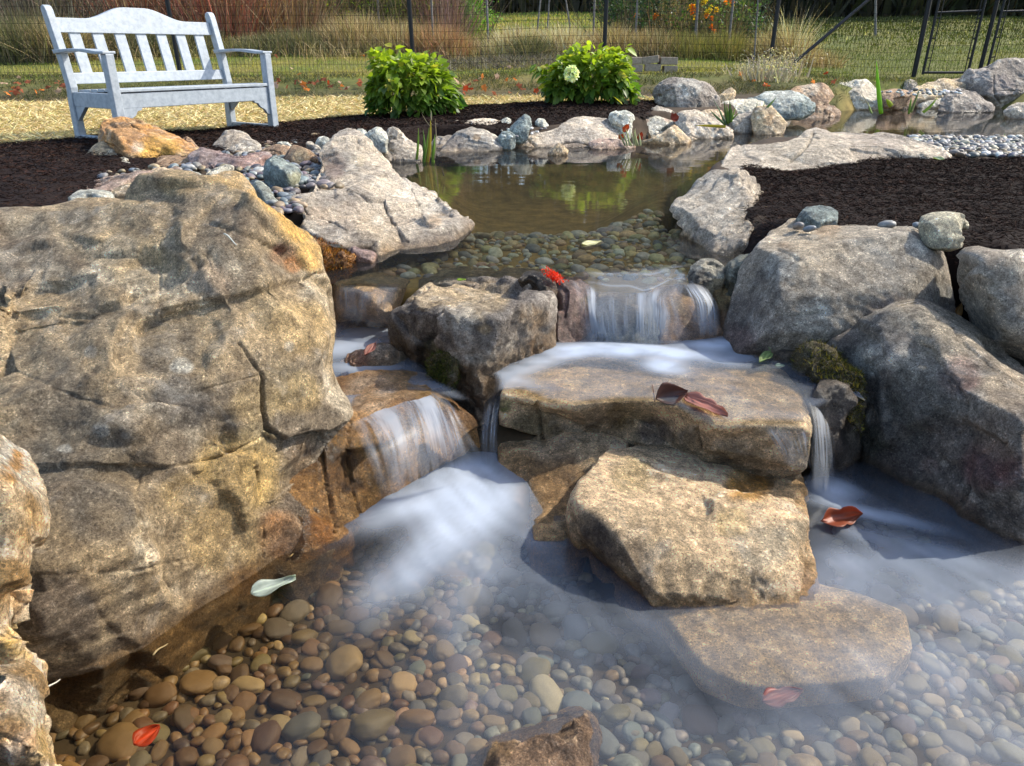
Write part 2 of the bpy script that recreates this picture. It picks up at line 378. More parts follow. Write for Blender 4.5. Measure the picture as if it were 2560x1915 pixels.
# ------------------------------------------------------------------ rocks
_ico = {}
def ico(n):
    if n not in _ico:
        bm = bmesh.new(); bmesh.ops.create_icosphere(bm, subdivisions=n, radius=1)
        V = np.array([v.co[:] for v in bm.verts]); F_ = np.array([[v.index for v in f.verts] for f in bm.faces]); bm.free()
        E = np.concatenate([F_[:, [0, 1]], F_[:, [1, 2]], F_[:, [2, 0]]]); _ico[n] = (V/np.linalg.norm(V, axis=1)[:, None], F_, E)
    return _ico[n]
def star(pts, n):
    pts = np.asarray(pts, float); lo, hi = pts.min(0), pts.max(0); c = (pts.mean(0)*.5+(lo+hi)*.25); s = (hi-lo)/2+1e-6
    q = (pts-c)/s; d = q/np.linalg.norm(q, axis=1)[:, None]
    bm = bmesh.new()
    for v in d: bm.verts.new(v)
    bm.verts.ensure_lookup_table(); bm.verts.index_update()
    bmesh.ops.convex_hull(bm, input=bm.verts); bmesh.ops.triangulate(bm, faces=bm.faces)
    T = [[v.index for v in f.verts] for f in bm.faces]; bm.free()
    V, F_, E = ico(n); r = np.zeros(len(V)); bestm = np.full(len(V), -1e9)
    for t in T:
        if min(t) < 0 or max(t) >= len(q): continue
        M = q[t].T
        if abs(np.linalg.det(M)) < 1e-7: continue
        k = V @ np.linalg.inv(M).T; mn = k.min(1); sm = k.sum(1)
        m = (mn > -1e-4) & (sm > 1e-3) & (mn > bestm)
        r[m] = 1/sm[m]; bestm[m] = mn[m]
    bad = r == 0
    if bad.any(): r[bad] = r[~bad].mean()
    r = np.minimum(r, 4)
    return V*r[:, None]*s+c, F_, E
def lap(X, E, it, k=.5):
    cnt = np.bincount(E[:, 0], minlength=len(X))[:, None]+0.
    cnt += np.bincount(E[:, 1], minlength=len(X))[:, None]
    for _ in range(it):
        s = np.stack([np.bincount(E[:, 0], X[E[:, 1], a], len(X))+np.bincount(E[:, 1], X[E[:, 0], a], len(X)) for a in range(3)], -1)
        X = X*(1-k)+k*s/cnt
    return X
def vnorm(X, F_):
    n = np.cross(X[F_[:, 1]]-X[F_[:, 0]], X[F_[:, 2]]-X[F_[:, 0]]); o = np.zeros_like(X)
    for a in range(3):
        for b in range(3): o[:, b] += np.bincount(F_[:, a], n[:, b], len(X))
    return o/(np.linalg.norm(o, axis=1)[:, None]+1e-12)

PAL = dict(
  tan=((.40,.315,.20),(.225,.185,.135),(.58,.53,.43)), yel=((.52,.33,.10),(.34,.21,.08),(.62,.50,.28)), org=((.42,.22,.07),(.26,.15,.07),(.55,.42,.25)),
  grey=((.31,.285,.25),(.17,.165,.16),(.52,.50,.46)), blue=((.17,.215,.225),(.10,.13,.145),(.34,.40,.40)), dark=((.21,.19,.175),(.11,.10,.095),(.42,.40,.37)),
  pale=((.42,.41,.36),(.28,.28,.25),(.56,.56,.52)), pink=((.30,.225,.195),(.19,.15,.135),(.44,.38,.33)), brn=((.25,.17,.11),(.14,.095,.065),(.40,.31,.22)),
  beige=((.48,.39,.28),(.34,.26,.18),(.60,.54,.44)), white=((.44,.46,.43),(.30,.325,.315),(.56,.57,.54)), purp=((.24,.18,.18),(.15,.11,.115),(.38,.31,.31)),
  shale=((.38,.34,.29),(.24,.22,.20),(.58,.54,.48)))
ROCKS = []
def rock(name, label, crop, outline, inner=None, zb=0., lean=.1, th=.2, pal='grey', sub=6, sm=3, amp=.05, strata=.0, sax=(.1, .2, 1), swid=.03,
         blobs=(), cracks=(), wetz=None, sink=.12, cat='rock', seed=None, bulge=None, steps=(), fine=1., allwet=0., group=None, flat=False, grow=1., chip=14, chipd=.05, base=True):
    seed = len(ROCKS) if seed is None else seed
    o = [(*cr(crop, p[0], p[1]), p[2] if len(p) > 2 else None) for p in outline]
    if grow != 1: mx_, my_ = np.mean([q[0] for q in o]), np.mean([q[1] for q in o]); o = [(mx_+(q[0]-mx_)*grow, my_+(q[1]-my_)*(grow if q[1] < my_ else 1), q[2]) for q in o]
    ys_ = [p[1] for p in o]; yb, yt = max(ys_), min(ys_); Db = DZ(yb, zb); h = max(yb-yt, 1)
    plane = lambda y: Db+lean*(yb-y)/h
    cxp = np.mean([p[0] for p in o]); cyp = np.mean([p[1] for p in o])
    pts = []; Ds = []
    if flat:
        for x, y, D in o:
            q = PZ(x, y, zb); pts.append(q); q2 = q.copy(); q2[2] -= th*.6; pts.append(q2)
            q3 = PZ(cxp+(x-cxp)*.7, cyp+(y-cyp)*.7, zb)+np.array([0, 0, .012]); pts.append(q3)
        o = []
    for x, y, D in o:
        D0 = D if D is not None else plane(y)+th*.35*min(1, (yb-y)/h*3)
        pts.append(PD(x, y, D0)); Ds.append(D0)
        if y > yb-.35*h or D is not None and y > yb-.35*h: q = PD(x, y, D0).copy(); q[2] -= sink; pts.append(q)
        bx, by = cxp+(x-cxp)*.82, cyp+(y-cyp)*.82
        pts.append(PD(bx, by, D0+th*.75)); 
    if inner is None:
        bl = .0 if bulge is None else bulge
        inn = [(cxp+(x-cxp)*.55, cyp+(y-cyp)*.55, plane(cyp+(y-cyp)*.55)-bl) for x, y, _ in o[::2]]
    else: inn = []
    for p in (inner or []):
        x, y = cr(crop, p[0], p[1]); inn.append((x, y, p[2] if p[2] > .5 or p[2] < -.5 else plane(y)+p[2]))
    for x, y, D in inn: pts.append(PD(x, y, D))
    # underside and back
    c = np.mean(pts, 0); lo = np.min(pts, 0); hi = np.max(pts, 0)
    for fx, fy in () if not base else ((-.25, 0), (.25, 0), (0, -.2), (0, .25)):
        pts.append(np.array([c[0]+fx*(hi[0]-lo[0]), c[1]+fy*(hi[1]-lo[1]), lo[2]-.02]))
    X, F_, E = star(pts, sub)
    size = float(np.cbrt(np.prod(hi-lo)+1e-6))
    X = lap(X, E, sm)
    Nn = vnorm(X, F_)
    if np.sum(Nn*(X-c)) < 0: F_ = F_[:, ::-1]; Nn = -Nn
    so_ = np.array([seed*3.7, seed*1.3, seed*5.1]); rr_ = np.random.default_rng(seed+500)
    X = X+Nn*(size*chipd*.55 if chip else 0)
    for _ in range(chip):        # flat fracture faces: slice shallow planes off the surface
        v0 = rr_.integers(len(X)); nn_ = Nn[v0]+.16*rr_.normal(size=3); nn_ /= np.linalg.norm(nn_); hh_ = size*chipd*(.25+rr_.random()); Rk = size*(.22+.38*rr_.random())*(14/chip)**.3
        p0 = X[v0]-nn_*hh_; s_ = (X-p0)@nn_; dd_ = np.linalg.norm(X-p0, axis=1)*(1+.55*noise3(X/size*3.1+seed)+.25*noise3(X/size*8+seed)); cap_ = size*chipd*1.1; X = X-nn_*(np.clip(s_, 0, cap_)*sst(Rk, Rk*.88, dd_)*(Nn@nn_ > .1))[:, None]
    Nn = vnorm(X, F_)
    P = X/size+so_
    a = amp*size
    d = a*(.70*fbm(P*1.6, 4) + .45*fbm(P*4, 4, True) - .15)
    d += a*.16*fine*fbm(P*16, 3, True)
    # chipped facets: quantised cellular steps
    cell = noise3(P*2.7+5); d += a*.10*(np.round(cell*3)/3-cell)
    if strata:
        ax = np.array(sax, float); ax /= np.linalg.norm(ax)
        s = (X@ax)/swid + 1.6*fbm(P*1.8, 3); fr = s-np.floor(s)
        d += strata*(sst(0, .75, fr)-sst(.82, 1., fr)-.5)*(.4+.6*sst(-.3, .3, noise3(P*2+9)))
    px, py, _ = proj(X); front = (Nn[:, 1]*(X[:, 1])+Nn[:, 0]*X[:, 0]+Nn[:, 2]*(X[:, 2]-CZ)) < .0
    js = 9*min(1.2, 1.9/max(np.mean(X[:, 1]), .5)); jx = js*fbm(P*7, 3); jy = js*fbm(P*7+30, 3)
    for line, w, dep in cracks:
        ln = [cr(crop, *q) for q in line]; dist, _s = seg_dist(px+jx*1.5, py+jy*1.5, ln, False)
        vary = .45+.75*sst(-.35, .35, fbm(P*5+12, 3)); ww = w*.36*(.6+.6*vary)
        d -= np.where(front, dep*vary*np.exp(-(dist/ww)**2), 0)
    for line, w, dep in steps:     # overhang: surface just below the line sits back
        ln = [cr(crop, *q) for q in line]; dist, sdy = seg_dist(px+jx, py+jy, ln, False)
        xs_ = [q[0] for q in ln]; inx = sst(min(xs_)-10, min(xs_)+25, px)*sst(max(xs_)+10, max(xs_)-25, px)
        d -= np.where(front, inx*dep*(.6+.5*sst(-.3, .3, fbm(P*4+22, 3)))*sst(-2, 4, sdy)*np.exp(-np.maximum(dist, 0)/w), 0)
    X0_ = X; X = X+Nn*d[:, None]; cv = np.sum((X-lap(X, E, 6))*Nn, 1)/size; cv = np.clip(cv/.006, 0, 1)[:, None]
    c1, c2, c3 = [np.array(v) for v in PAL[pal]]
    m1 = sst(-.14, .16, fbm(P*2.3+40, 6, gain=.6))[:, None]; m2 = sst(.10, .42, fbm(P*5+70, 5, gain=.65))[:, None]
    m3 = sst(.12, .40, fbm(P*3.2+140, 5, gain=.7))[:, None]; C = c1*(1-m1)+c2*m1; C = C*(1-m3*.55)+c2*.6*m3*.55; C = C*(1-m2*.8)+c3*m2*.8
    big = 1+.35*fbm(P*1.1+90, 2)[:, None]; C = C*big*(1+.35*cv*(.6+.4*m2))
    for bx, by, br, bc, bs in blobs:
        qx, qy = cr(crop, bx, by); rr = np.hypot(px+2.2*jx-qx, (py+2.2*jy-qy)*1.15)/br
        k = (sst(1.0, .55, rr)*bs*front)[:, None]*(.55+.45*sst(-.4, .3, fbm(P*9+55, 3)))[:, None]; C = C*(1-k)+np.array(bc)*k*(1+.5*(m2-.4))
    wz = zb if wetz is None else wetz
    wet = np.full(len(X), float(allwet))
    if wz > -9: wet = np.maximum(wet, sst(.045, .0, X[:, 2]-wz+.035*fbm(P*6+11, 3)))
    if wz <= -9: wet = np.full(len(X), float(allwet))
    ob = newmesh(name, X, F_, STONE, True, colors=np.clip(C, .01, .9), attrs={'wet': wet}, origin=tuple(c))
    tag(ob, label, cat, group); ROCKS.append(ob); return ob
NW = -99
# ================================================================== the boulders
W_ = (.62,.60,.55); LI = (.60,.62,.60); RU = (.30,.10,.035); OG = (.50,.27,.06); DKB = (.10,.085,.075); YL = (.74,.48,.15); MG = (.06,.08,.02)
PAL['gran'] = ((.54,.47,.36),(.42,.28,.13),(.70,.67,.60)); PAL['gold'] = ((.44,.30,.15),(.25,.16,.085),(.55,.44,.28)); PAL['sand'] = ((.66,.53,.36),(.47,.37,.24),(.76,.68,.54))
rock('boulder', 'huge cracked tan boulder filling the left of the stream, yellow along its right edge', 'S',
 [(-260,560,1.85),(-200,520,2.0),(-40,505,2.0),(85,488,2.0),(182,474,2.0),(250,468,2.0),(400,466,2.02),(500,434,2.25),(600,419,2.4),(631,452,2.35),(667,529,2.25),(700,553,2.25),
  (769,582,2.2),(789,639,2.14),(806,690,2.08),(833,737,2.0),(836,790,1.96),(818,843,1.92),(808,915,1.88),(824,962,1.86),(872,1040,1.80),(840,1090,1.78),(800,1110,1.74),(740,1200,1.7),
  (836,1343,1.587),(680,1416,1.47),(575,1500,1.349),(381,1640,1.18),(199,1690,1.13),(0,1740,1.1),(-260,1780,1.08)],
 inner=[(605,482,1.96),(560,560,1.86),(640,560,1.88),(690,640,1.84),(745,700,1.82),(768,800,1.76),(756,950,1.66),(735,1060,1.6),(700,1100,1.56),(620,1300,1.44),(500,1450,1.30),(330,1560,1.17),
  (400,640,1.72),(200,620,1.68),(0,640,1.66),(-200,700,1.6),(420,760,1.68),(200,770,1.66),(0,760,1.62),(500,900,1.56),(300,950,1.47),(100,900,1.46),(-150,950,1.40),(560,1100,1.47),(350,1150,1.34),(100,1150,1.28),(-150,1200,1.22),
  (380,1330,1.25),(150,1400,1.13),(-100,1400,1.10),(200,1560,1.10),(520,1250,1.4),(640,1180,1.5)],
 zb=ZL, th=.5, pal='tan', chip=46, chipd=.022, sub=8, sm=2, amp=.019, strata=.004, sax=(.25,-.1,1), swid=.05, sink=.2, seed=3, fine=1.3,
 cracks=[([(-20,726),(60,720),(150,706),(240,688)],7,.012),([(340,825),(380,790),(470,765),(560,745),(640,728),(740,698),(800,680)],8,.030),([(395,600),(400,700),(398,775)],5,.008),
   ([(600,850),(655,930),(655,1010),(665,1070),(719,1105),(774,1084),(829,1084),(872,1062)],9,.034),([(500,980),(580,950),(650,930)],5,.012),([(60,1168),(200,1160),(290,1158),(430,1170),(560,1135),(660,1090)],6,.014),
   ([(640,1120),(650,1240),(655,1390)],4,.010),([(340,1170),(352,1300),(372,1420)],9,.014),([(60,1440),(200,1430),(340,1425),(480,1400)],6,.008),([(510,965),(505,745)],4,.006),([(520,560),(640,600),(700,640)],6,.01),([(0,900),(200,1000),(330,1020)],10,.008)],
 steps=[([(330,830),(380,795),(470,768),(560,748),(640,728),(780,690)],60,.03),([(-60,728),(60,722),(150,708),(240,690)],50,.022),([(655,1075),(719,1108),(774,1088),(829,1088),(875,1066)],60,.05),([(60,1165),(290,1158),(430,1165)],60,.015)],
 blobs=[(740,560,75,YL,.95),(655,470,55,YL,.85),(700,500,70,YL,.8),(770,640,55,YL,.8),(700,640,40,RU,.6),(720,665,30,(.42,.16,.03),.9),(690,625,20,(.25,.09,.07),.8),(560,440,60,(.55,.38,.15),.6),(450,460,60,(.50,.38,.20),.5),(590,560,75,(.19,.155,.12),.75),(150,560,110,(.46,.40,.30),.5),  # yellow right face mixes iron stain with painted sun; dark recess shade painted in
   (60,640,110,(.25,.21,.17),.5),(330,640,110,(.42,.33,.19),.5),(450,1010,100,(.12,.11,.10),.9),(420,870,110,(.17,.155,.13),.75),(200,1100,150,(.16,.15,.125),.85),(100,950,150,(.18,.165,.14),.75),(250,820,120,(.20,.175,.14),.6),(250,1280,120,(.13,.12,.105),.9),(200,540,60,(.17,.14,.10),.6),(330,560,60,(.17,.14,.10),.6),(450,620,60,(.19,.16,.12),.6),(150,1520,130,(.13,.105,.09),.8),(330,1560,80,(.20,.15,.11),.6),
   (600,1180,150,(.60,.43,.17),.9),(560,1350,130,(.56,.40,.17),.85),(750,820,100,(.54,.40,.20),.8),(740,980,80,(.56,.42,.20),.7),(470,1240,80,(.54,.40,.19),.7),(640,1000,80,(.52,.40,.20),.6),(680,760,80,(.52,.41,.24),.5),(300,620,50,(.50,.46,.38),.6),(60,560,60,(.50,.45,.36),.6),(700,950,90,(.42,.34,.20),.5),(725,865,16,W_,.9),(250,1070,26,LI,.9),(160,1115,22,LI,.85),(455,920,34,LI,.8),(230,880,24,W_,.7),(360,700,60,(.50,.46,.38),.4),(520,700,70,(.33,.25,.19),.5),(330,1500,40,(.55,.48,.36),.5),  # golden right-facing patches put warm sunlight into the colour, beside lichen
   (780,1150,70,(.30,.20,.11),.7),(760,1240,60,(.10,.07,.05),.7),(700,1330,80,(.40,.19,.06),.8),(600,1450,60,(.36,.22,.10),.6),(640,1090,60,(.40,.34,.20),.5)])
rock('boulder', 'wet brown boulder under the fanning left waterfall, streaked orange and black', 'S',
 [(640,1130,1.75),(760,1090,1.80),(829,1075,1.80),(874,1048,1.81),(935,1018,1.88),(997,1002,1.93),(1084,993,1.96),(1135,1008,1.93),(1180,1060,1.95),(1190,1130,1.96),(1150,1175,1.92),(1062,1212,1.84),(975,1250,1.76),(903,1302,1.66),(836,1350,1.58),(700,1420,1.5),(600,1440,1.5)],
 inner=[(830,955,2.08),(960,935,2.12),(1060,945,2.15),(900,1000,1.97),(1020,985,2.0),(860,1120,1.74),(960,1090,1.80),(1050,1080,1.86),(1120,1090,1.90),(820,1250,1.64),(900,1200,1.72),(1000,1170,1.8),(740,1300,1.56)],
 zb=ZL, th=.45, pal='gold', sub=7, sm=5, amp=.030, chip=8, wetz=-.22, allwet=.45, sink=.2, cracks=[([(880,1060),(870,1150),(890,1260),(905,1300)],7,.02),([(800,1130),(830,1250),(840,1330)],8,.02)],
 blobs=[(850,1090,26,YL,.9),(930,1120,50,(.40,.28,.11),.8),(950,1200,55,(.45,.31,.12),.7),(860,1150,45,(.07,.05,.035),.8),(790,1330,60,(.44,.21,.06),.8),(900,1260,50,(.42,.27,.09),.7),(1080,1000,60,(.50,.38,.18),.7),(920,985,80,(.60,.55,.52),.9),(1010,960,60,(.55,.48,.40),.6),(880,1210,30,(.08,.06,.05),.8)])
rock('boulder', 'flat topped grey boulder in the middle of the stream between the two falls', 'S',
 [(985,800,2.28),(995,760,2.36),(1015,740,2.38),(1028,727,2.4),(1090,712,2.5),(1175,702,2.6),(1280,700,2.62),(1360,722,2.5),(1378,742,2.42),(1374,866,2.32),(1322,900,2.26),(1280,935,2.2),(1238,955,2.12),(1222,1010,2.05),(1200,1060,2.02),(1175,1035,2.05),(1150,985,2.1),(1067,938,2.2),(1035,895,2.26),(985,855,2.3)],
 inner=[(1062,752,2.2),(1130,776,2.1),(1250,778,2.09),(1350,760,2.3),(1150,860,2.06),(1240,860,2.07),(1190,930,2.04),(1060,830,2.17),(1300,840,2.17),(1200,740,2.35)],
 zb=-.30, th=.42, pal='dark', sub=7, sm=1, amp=.05, chip=22, strata=.0015, sax=(.9,.3,.5), swid=.03, wetz=-.22, sink=.15, fine=1.4,
 chipd=.04, blobs=[(1150,735,70,(.52,.42,.28),.95),(1070,735,60,(.52,.42,.28),.9),(1230,745,60,(.50,.40,.26),.9),(1190,765,50,(.50,.42,.30),.8),(1330,800,50,(.26,.18,.10),.8),(1350,860,40,(.24,.16,.08),.7),(1210,820,22,(.45,.32,.15),.5),(1110,900,40,MG,.85),(1080,870,26,MG,.6),(1150,800,50,(.42,.42,.40),.5),(1230,900,30,(.38,.36,.32),.5),(1310,920,30,(.36,.33,.28),.5)])  # beige top and brown right-side patches paint sunlight into the colour, besides moss
rock('rock', 'wet grey ledge rock behind the flat topped middle boulder, thin water over it', 'Z5',
 [(640,250),(720,200),(860,175),(1050,165),(1200,178),(1400,190),(1480,220),(1500,300),(1350,340),(1000,330),(760,320),(650,300)], zb=-.16, lean=.25, th=.2, pal='shale', amp=.05, allwet=.8, sub=6, sink=.1,
 blobs=[(800,215,70,(.30,.33,.33),.6)])
rock('rock', 'black shiny wet stone below the red bloom at the head of the fall', 'Z5', [(1230,240),(1260,205),(1330,185),(1400,200),(1450,240),(1480,280),(1440,330),(1380,320),(1290,280)], zb=-.12, lean=.08, th=.09, pal='dark', amp=.04, allwet=1., sink=.03, blobs=[(1350,250,60,(.03,.035,.04),.9)])
rock('rock', 'tan ledge under the small left hand spill beside the huge boulder', 'S', [(815,725),(830,703),(880,690),(960,690),(1040,715),(1010,760),(998,800),(990,815),(900,800),(835,800)],
 inner=[(850,712,2.62),(920,735,2.52),(980,765,2.46),(870,760,2.55),(940,780,2.48)], zb=-.27, lean=.05, th=.4, pal='beige', amp=.03, allwet=.8, sink=.12, blobs=[(900,770,70,(.30,.21,.12),.6),(880,715,60,(.45,.34,.16),.5)])
rock('rock', 'purplish wet boulder left of the main waterfall', 'F', [(-30,600),(-40,420),(0,330),(80,295),(190,300),(280,360),(335,460),(350,600),(310,720),(200,800),(0,815),(-60,760)], zb=-.27, lean=.22, th=.32, pal='purp', amp=.06, allwet=.8, sub=6,
 blobs=[(300,480,28,(.26,.24,.08),.8),(130,520,60,(.30,.22,.23),.5)])
rock('rock', 'grey ledge stone behind the white strands of the main fall', 'F', [(320,520),(340,430),(400,410),(560,425),(720,430),(850,450),(870,800),(700,815),(420,810),(330,760)], zb=-.27, lean=.14, th=.4, pal='blue', amp=.04, allwet=.8, wetz=-.1,
 blobs=[(520,430,100,(.40,.36,.30),.6)])
rock('rock', 'rounded brown stone hung with thin water at the right end of the main fall', 'F', [(700,480),(740,420),(860,380),(1000,368),(1100,400),(1230,500),(1320,620),(1330,760),(1100,800),(840,800),(760,700)], zb=-.27, lean=.18, th=.4, pal='brn', amp=.035, allwet=.9, sub=6,
 blobs=[(900,390,90,(.42,.36,.24),.6)])
rock('rock', 'black and white wet stone at the right lip of the main fall', 'F', [(1045,270),(1070,210),(1150,150),(1260,160),(1340,210),(1370,290),(1330,340),(1150,345),(1080,320)], zb=-.14, lean=.05, th=.16, pal='white', amp=.08, allwet=.6, sink=.06, blobs=[(1120,310,40,(.05,.05,.06),.9)])
rock('rock', 'dark wet stone wedged between the fall lip and the grey boulder', 'F', [(1330,250),(1370,180),(1450,130),(1540,130),(1580,200),(1540,300),(1440,350),(1360,340)], zb=-.13, lean=.05, th=.2, pal='blue', amp=.08, allwet=.8, sink=.08)
rock('rock', 'olive brown ledge below the wet stones right of the main fall', 'F', [(1200,350),(1300,320),(1450,330),(1480,420),(1420,600),(1330,740),(1280,600),(1240,450)], zb=-.27, lean=.2, th=.3, pal='brn', amp=.05, allwet=.7, blobs=[(1330,370,80,(.30,.27,.12),.6)])
rock('rock', 'striped grey stone with a red leaf lying in the small left pool', 'Z5', [(180,740),(220,690),(330,640),(440,615),(520,640),(560,700),(540,760),(430,800),(300,805),(200,785)], zb=-.285, lean=.08, th=.13, pal='shale', amp=.05, strata=.005, swid=.014, sax=(.2,-.3,1), wetz=-.26, sink=.05, blobs=[(250,720,50,(.36,.20,.18),.7)])
rock('rock', 'mossy stone touching the left foot of the middle boulder', 'Z5', [(450,640),(500,600),(590,620),(620,670),(590,705),(520,695)], zb=-.28, lean=.05, th=.1, pal='shale', amp=.05, allwet=.5, sink=.05, blobs=[(500,625,40,(.20,.20,.06),.8)])
# middle slab with the thin sheet of water
rock('boulder', 'broad flat slab carrying a thin sheet of water in the middle of the stream', 'S',
 [(1252,985,2.0),(1262,955,2.08),(1300,925,2.2),(1400,880,2.4),(1600,860,2.5),(1850,870,2.45),(1960,930,2.2),(2005,985,2.02),(2028,1060,1.84),(2028,1085,1.80),(2018,1140,1.82),(1995,1185,1.86),(1900,1200,1.86),(1805,1198,1.86),(1750,1165,1.88),(1735,1150,1.96),(1560,1165,2.0),(1400,1170,2.0),(1252,1160,2.0),(1245,1060,2.0)],
 inner=[(1256,990,1.99),(1300,985,2.0),(1360,1012,1.93),(1433,1022,1.90),(1530,1012,1.93),(1560,1045,1.99),(1640,1060,2.0),(1616,1010,1.935),(1700,1030,1.87),(1782,1071,1.785),(1900,1066,1.795),(2010,1070,1.785),(1990,985,2.0),(1500,940,2.14),(1750,950,2.1),(1400,960,2.07),(1900,950,2.1),(1350,1090,2.0),(1500,1080,2.0),(1650,1090,1.97),(1760,1120,1.84),(1850,1130,1.80),(1960,1130,1.80)],
 zb=ZL, th=.3, pal='sand', sub=8, sm=2, amp=.018, chip=7, chipd=.007, wetz=-9, allwet=.1, sink=.10, fine=1.5,
 blobs=[(1330,1080,90,(.16,.145,.08),.8),(1260,1010,22,(.14,.18,.03),.9),(1500,1050,90,(.15,.10,.05),.85),(1560,1030,60,(.22,.15,.05),.7),(1640,1080,60,(.13,.11,.11),.85),(1350,1050,60,(.20,.17,.10),.6),(1800,1130,70,(.22,.18,.12),.8),(1850,1160,80,(.17,.14,.09),.8),(1980,1130,40,(.36,.30,.24),.5),(1330,975,55,(.50,.36,.16),.8),(1600,1015,60,(.50,.40,.24),.5),(1720,1100,50,(.15,.12,.08),.8),(1420,1110,60,(.13,.12,.08),.8)],
 cracks=[([(1345,1000),(1352,1060),(1365,1130)],9,.02),([(1742,1060),(1752,1120)],10,.02)])
rock('boulder', 'smooth brown sloping rock face below the left half of the middle slab', 'S',
 [(1240,1080,2.06),(1400,1050,2.10),(1580,1060,2.08),(1540,1200,1.80),(1470,1265,1.68),(1450,1345,1.58),(1335,1345,1.58),(1300,1270,1.72),(1252,1190,1.86)], inner=[(1400,1180,1.83),(1360,1260,1.69),(1470,1220,1.76),(1310,1160,1.88),(1420,1110,1.96)], zb=-.5, th=.25, pal='sand', amp=.018, allwet=.15, wetz=-.46, chip=3, bulge=.0, sink=.12, sub=6,
 blobs=[(1380,1200,110,(.33,.25,.18),.6)])
rock('boulder', 'beige wedge of rock with an orange patch, left edge painted dark as shade, in the lower pool', 'S',
 [(1430,1262,1.585),(1462,1200,1.68),(1525,1130,1.88),(1700,1115,1.97),(1880,1130,1.96),(2000,1160,1.92),(2036,1270,1.68),(2012,1300,1.62),(2000,1390,1.50),(2050,1455,1.42),(2080,1530,1.345),(1960,1600,1.275),(1760,1595,1.28),(1660,1540,1.33),(1632,1505,1.345),(1560,1440,1.40),(1500,1390,1.45),(1430,1345,1.60)],
 inner=[(1443,1258,1.56),(1510,1312,1.475),(1590,1372,1.40),(1640,1455,1.345),(1850,1500,1.345),(1980,1500,1.355),(1600,1240,1.62),(1750,1230,1.66),(1880,1230,1.68),(1700,1320,1.5),(1850,1330,1.51),(1960,1310,1.56),(1750,1420,1.385),(1900,1430,1.39),(1990,1470,1.38)],
 zb=ZL, th=.3, pal='sand', seed=77, sub=7, sm=1, amp=.026, chip=18, chipd=.03, strata=.004, sax=(.5,-.5,.7), swid=.025, wetz=-.475, sink=.15, fine=1.5, allwet=.12,
 blobs=[(1870,1215,75,(.50,.27,.05),.95),(1580,1190,70,(.46,.36,.18),.7),(1560,1390,70,(.22,.16,.11),.6),(1470,1320,50,(.10,.075,.055),.9),(1530,1390,55,(.11,.08,.06),.9),(1500,1350,50,(.10,.075,.055),.9),(1600,1460,50,(.16,.11,.08),.7),(1900,1370,90,(.30,.30,.26),.6),(1980,1330,50,(.25,.25,.22),.6),(1830,1310,50,(.48,.36,.14),.5),(2010,1450,40,(.38,.25,.18),.6)])  # near-black left patches paint the shade of that facet into the colour
rock('boulder', 'wide pale rock plate just under the milky water of the lower pool', 'Z8', [(1330,730),(1500,640),(1900,640),(2150,700),(2300,760),(2330,900),(2212,1010),(1800,1050),(1660,1040),(1520,980),(1430,860)], zb=-.503, th=.09, pal='sand', amp=.02, chip=2, allwet=.0, wetz=-9, sm=4, flat=True)
rock('rock', 'brown angular stone at the bottom edge of the lower pool', 'Z8', [(600,1460),(625,1320),(690,1230),(800,1185),(900,1160),(1010,1145),(1060,1180),(1090,1240),(1080,1320),(1060,1450),(800,1480)], zb=-.45, lean=.16, th=.14, pal='brn', grow=1.03, amp=.06, allwet=.35, wetz=-9, sink=.06, blobs=[(700,1290,60,(.42,.27,.11),.7),(950,1190,60,(.36,.24,.12),.5)])
# right bank
rock('boulder', 'large block shaped grey boulder with a flat top painted sunlit pale right of the main fall', 'Z4',
 [(190,640,2.4),(230,500,2.5),(270,380,2.58),(335,265,2.68),(400,190,2.8),(470,128,2.95),(700,122,3.0),(905,112,3.0),(1060,133,2.95),(1120,180,2.8),(1180,260,2.65),(1240,470,2.45),(1250,600,2.4),(1000,680,2.3),(650,700,2.24),(400,722,2.26),(200,738,2.276)],
 inner=[(345,268,2.55),(440,300,2.42),(555,330,2.36),(640,260,2.44),(760,225,2.46),(900,208,2.46),(1040,200,2.48),(1130,300,2.4),(420,500,2.27),(600,480,2.27),(800,450,2.28),(1000,430,2.3),(1100,560,2.28),(350,640,2.24),(650,620,2.22),(900,600,2.24)],
 zb=ZM, th=.4, pal='grey', sub=7, sm=1, chip=12, chipd=.022, amp=.022, sink=.2, fine=1.4,
 blobs=[(700,170,170,(.50,.44,.36),.8),(550,200,120,(.52,.45,.35),.7),(950,160,120,(.48,.45,.40),.7),(660,170,40,(.46,.30,.16),.6),(470,270,28,(.20,.14,.09),.8),(300,600,120,(.13,.115,.11),.8),(250,680,70,(.16,.11,.10),.8),(950,540,70,(.16,.12,.11),.7),(600,580,60,LI,.35),(1180,480,60,(.24,.28,.32),.6),(450,330,60,(.42,.45,.46),.6),(640,550,30,LI,.6)],  # pale top patches paint sunlight on the flat top into the colour
 cracks=[([(300,620),(450,560),(660,545)],5,.006),([(440,260),(520,300),(560,330)],6,.014),([(470,210),(620,225)],3,.006)])
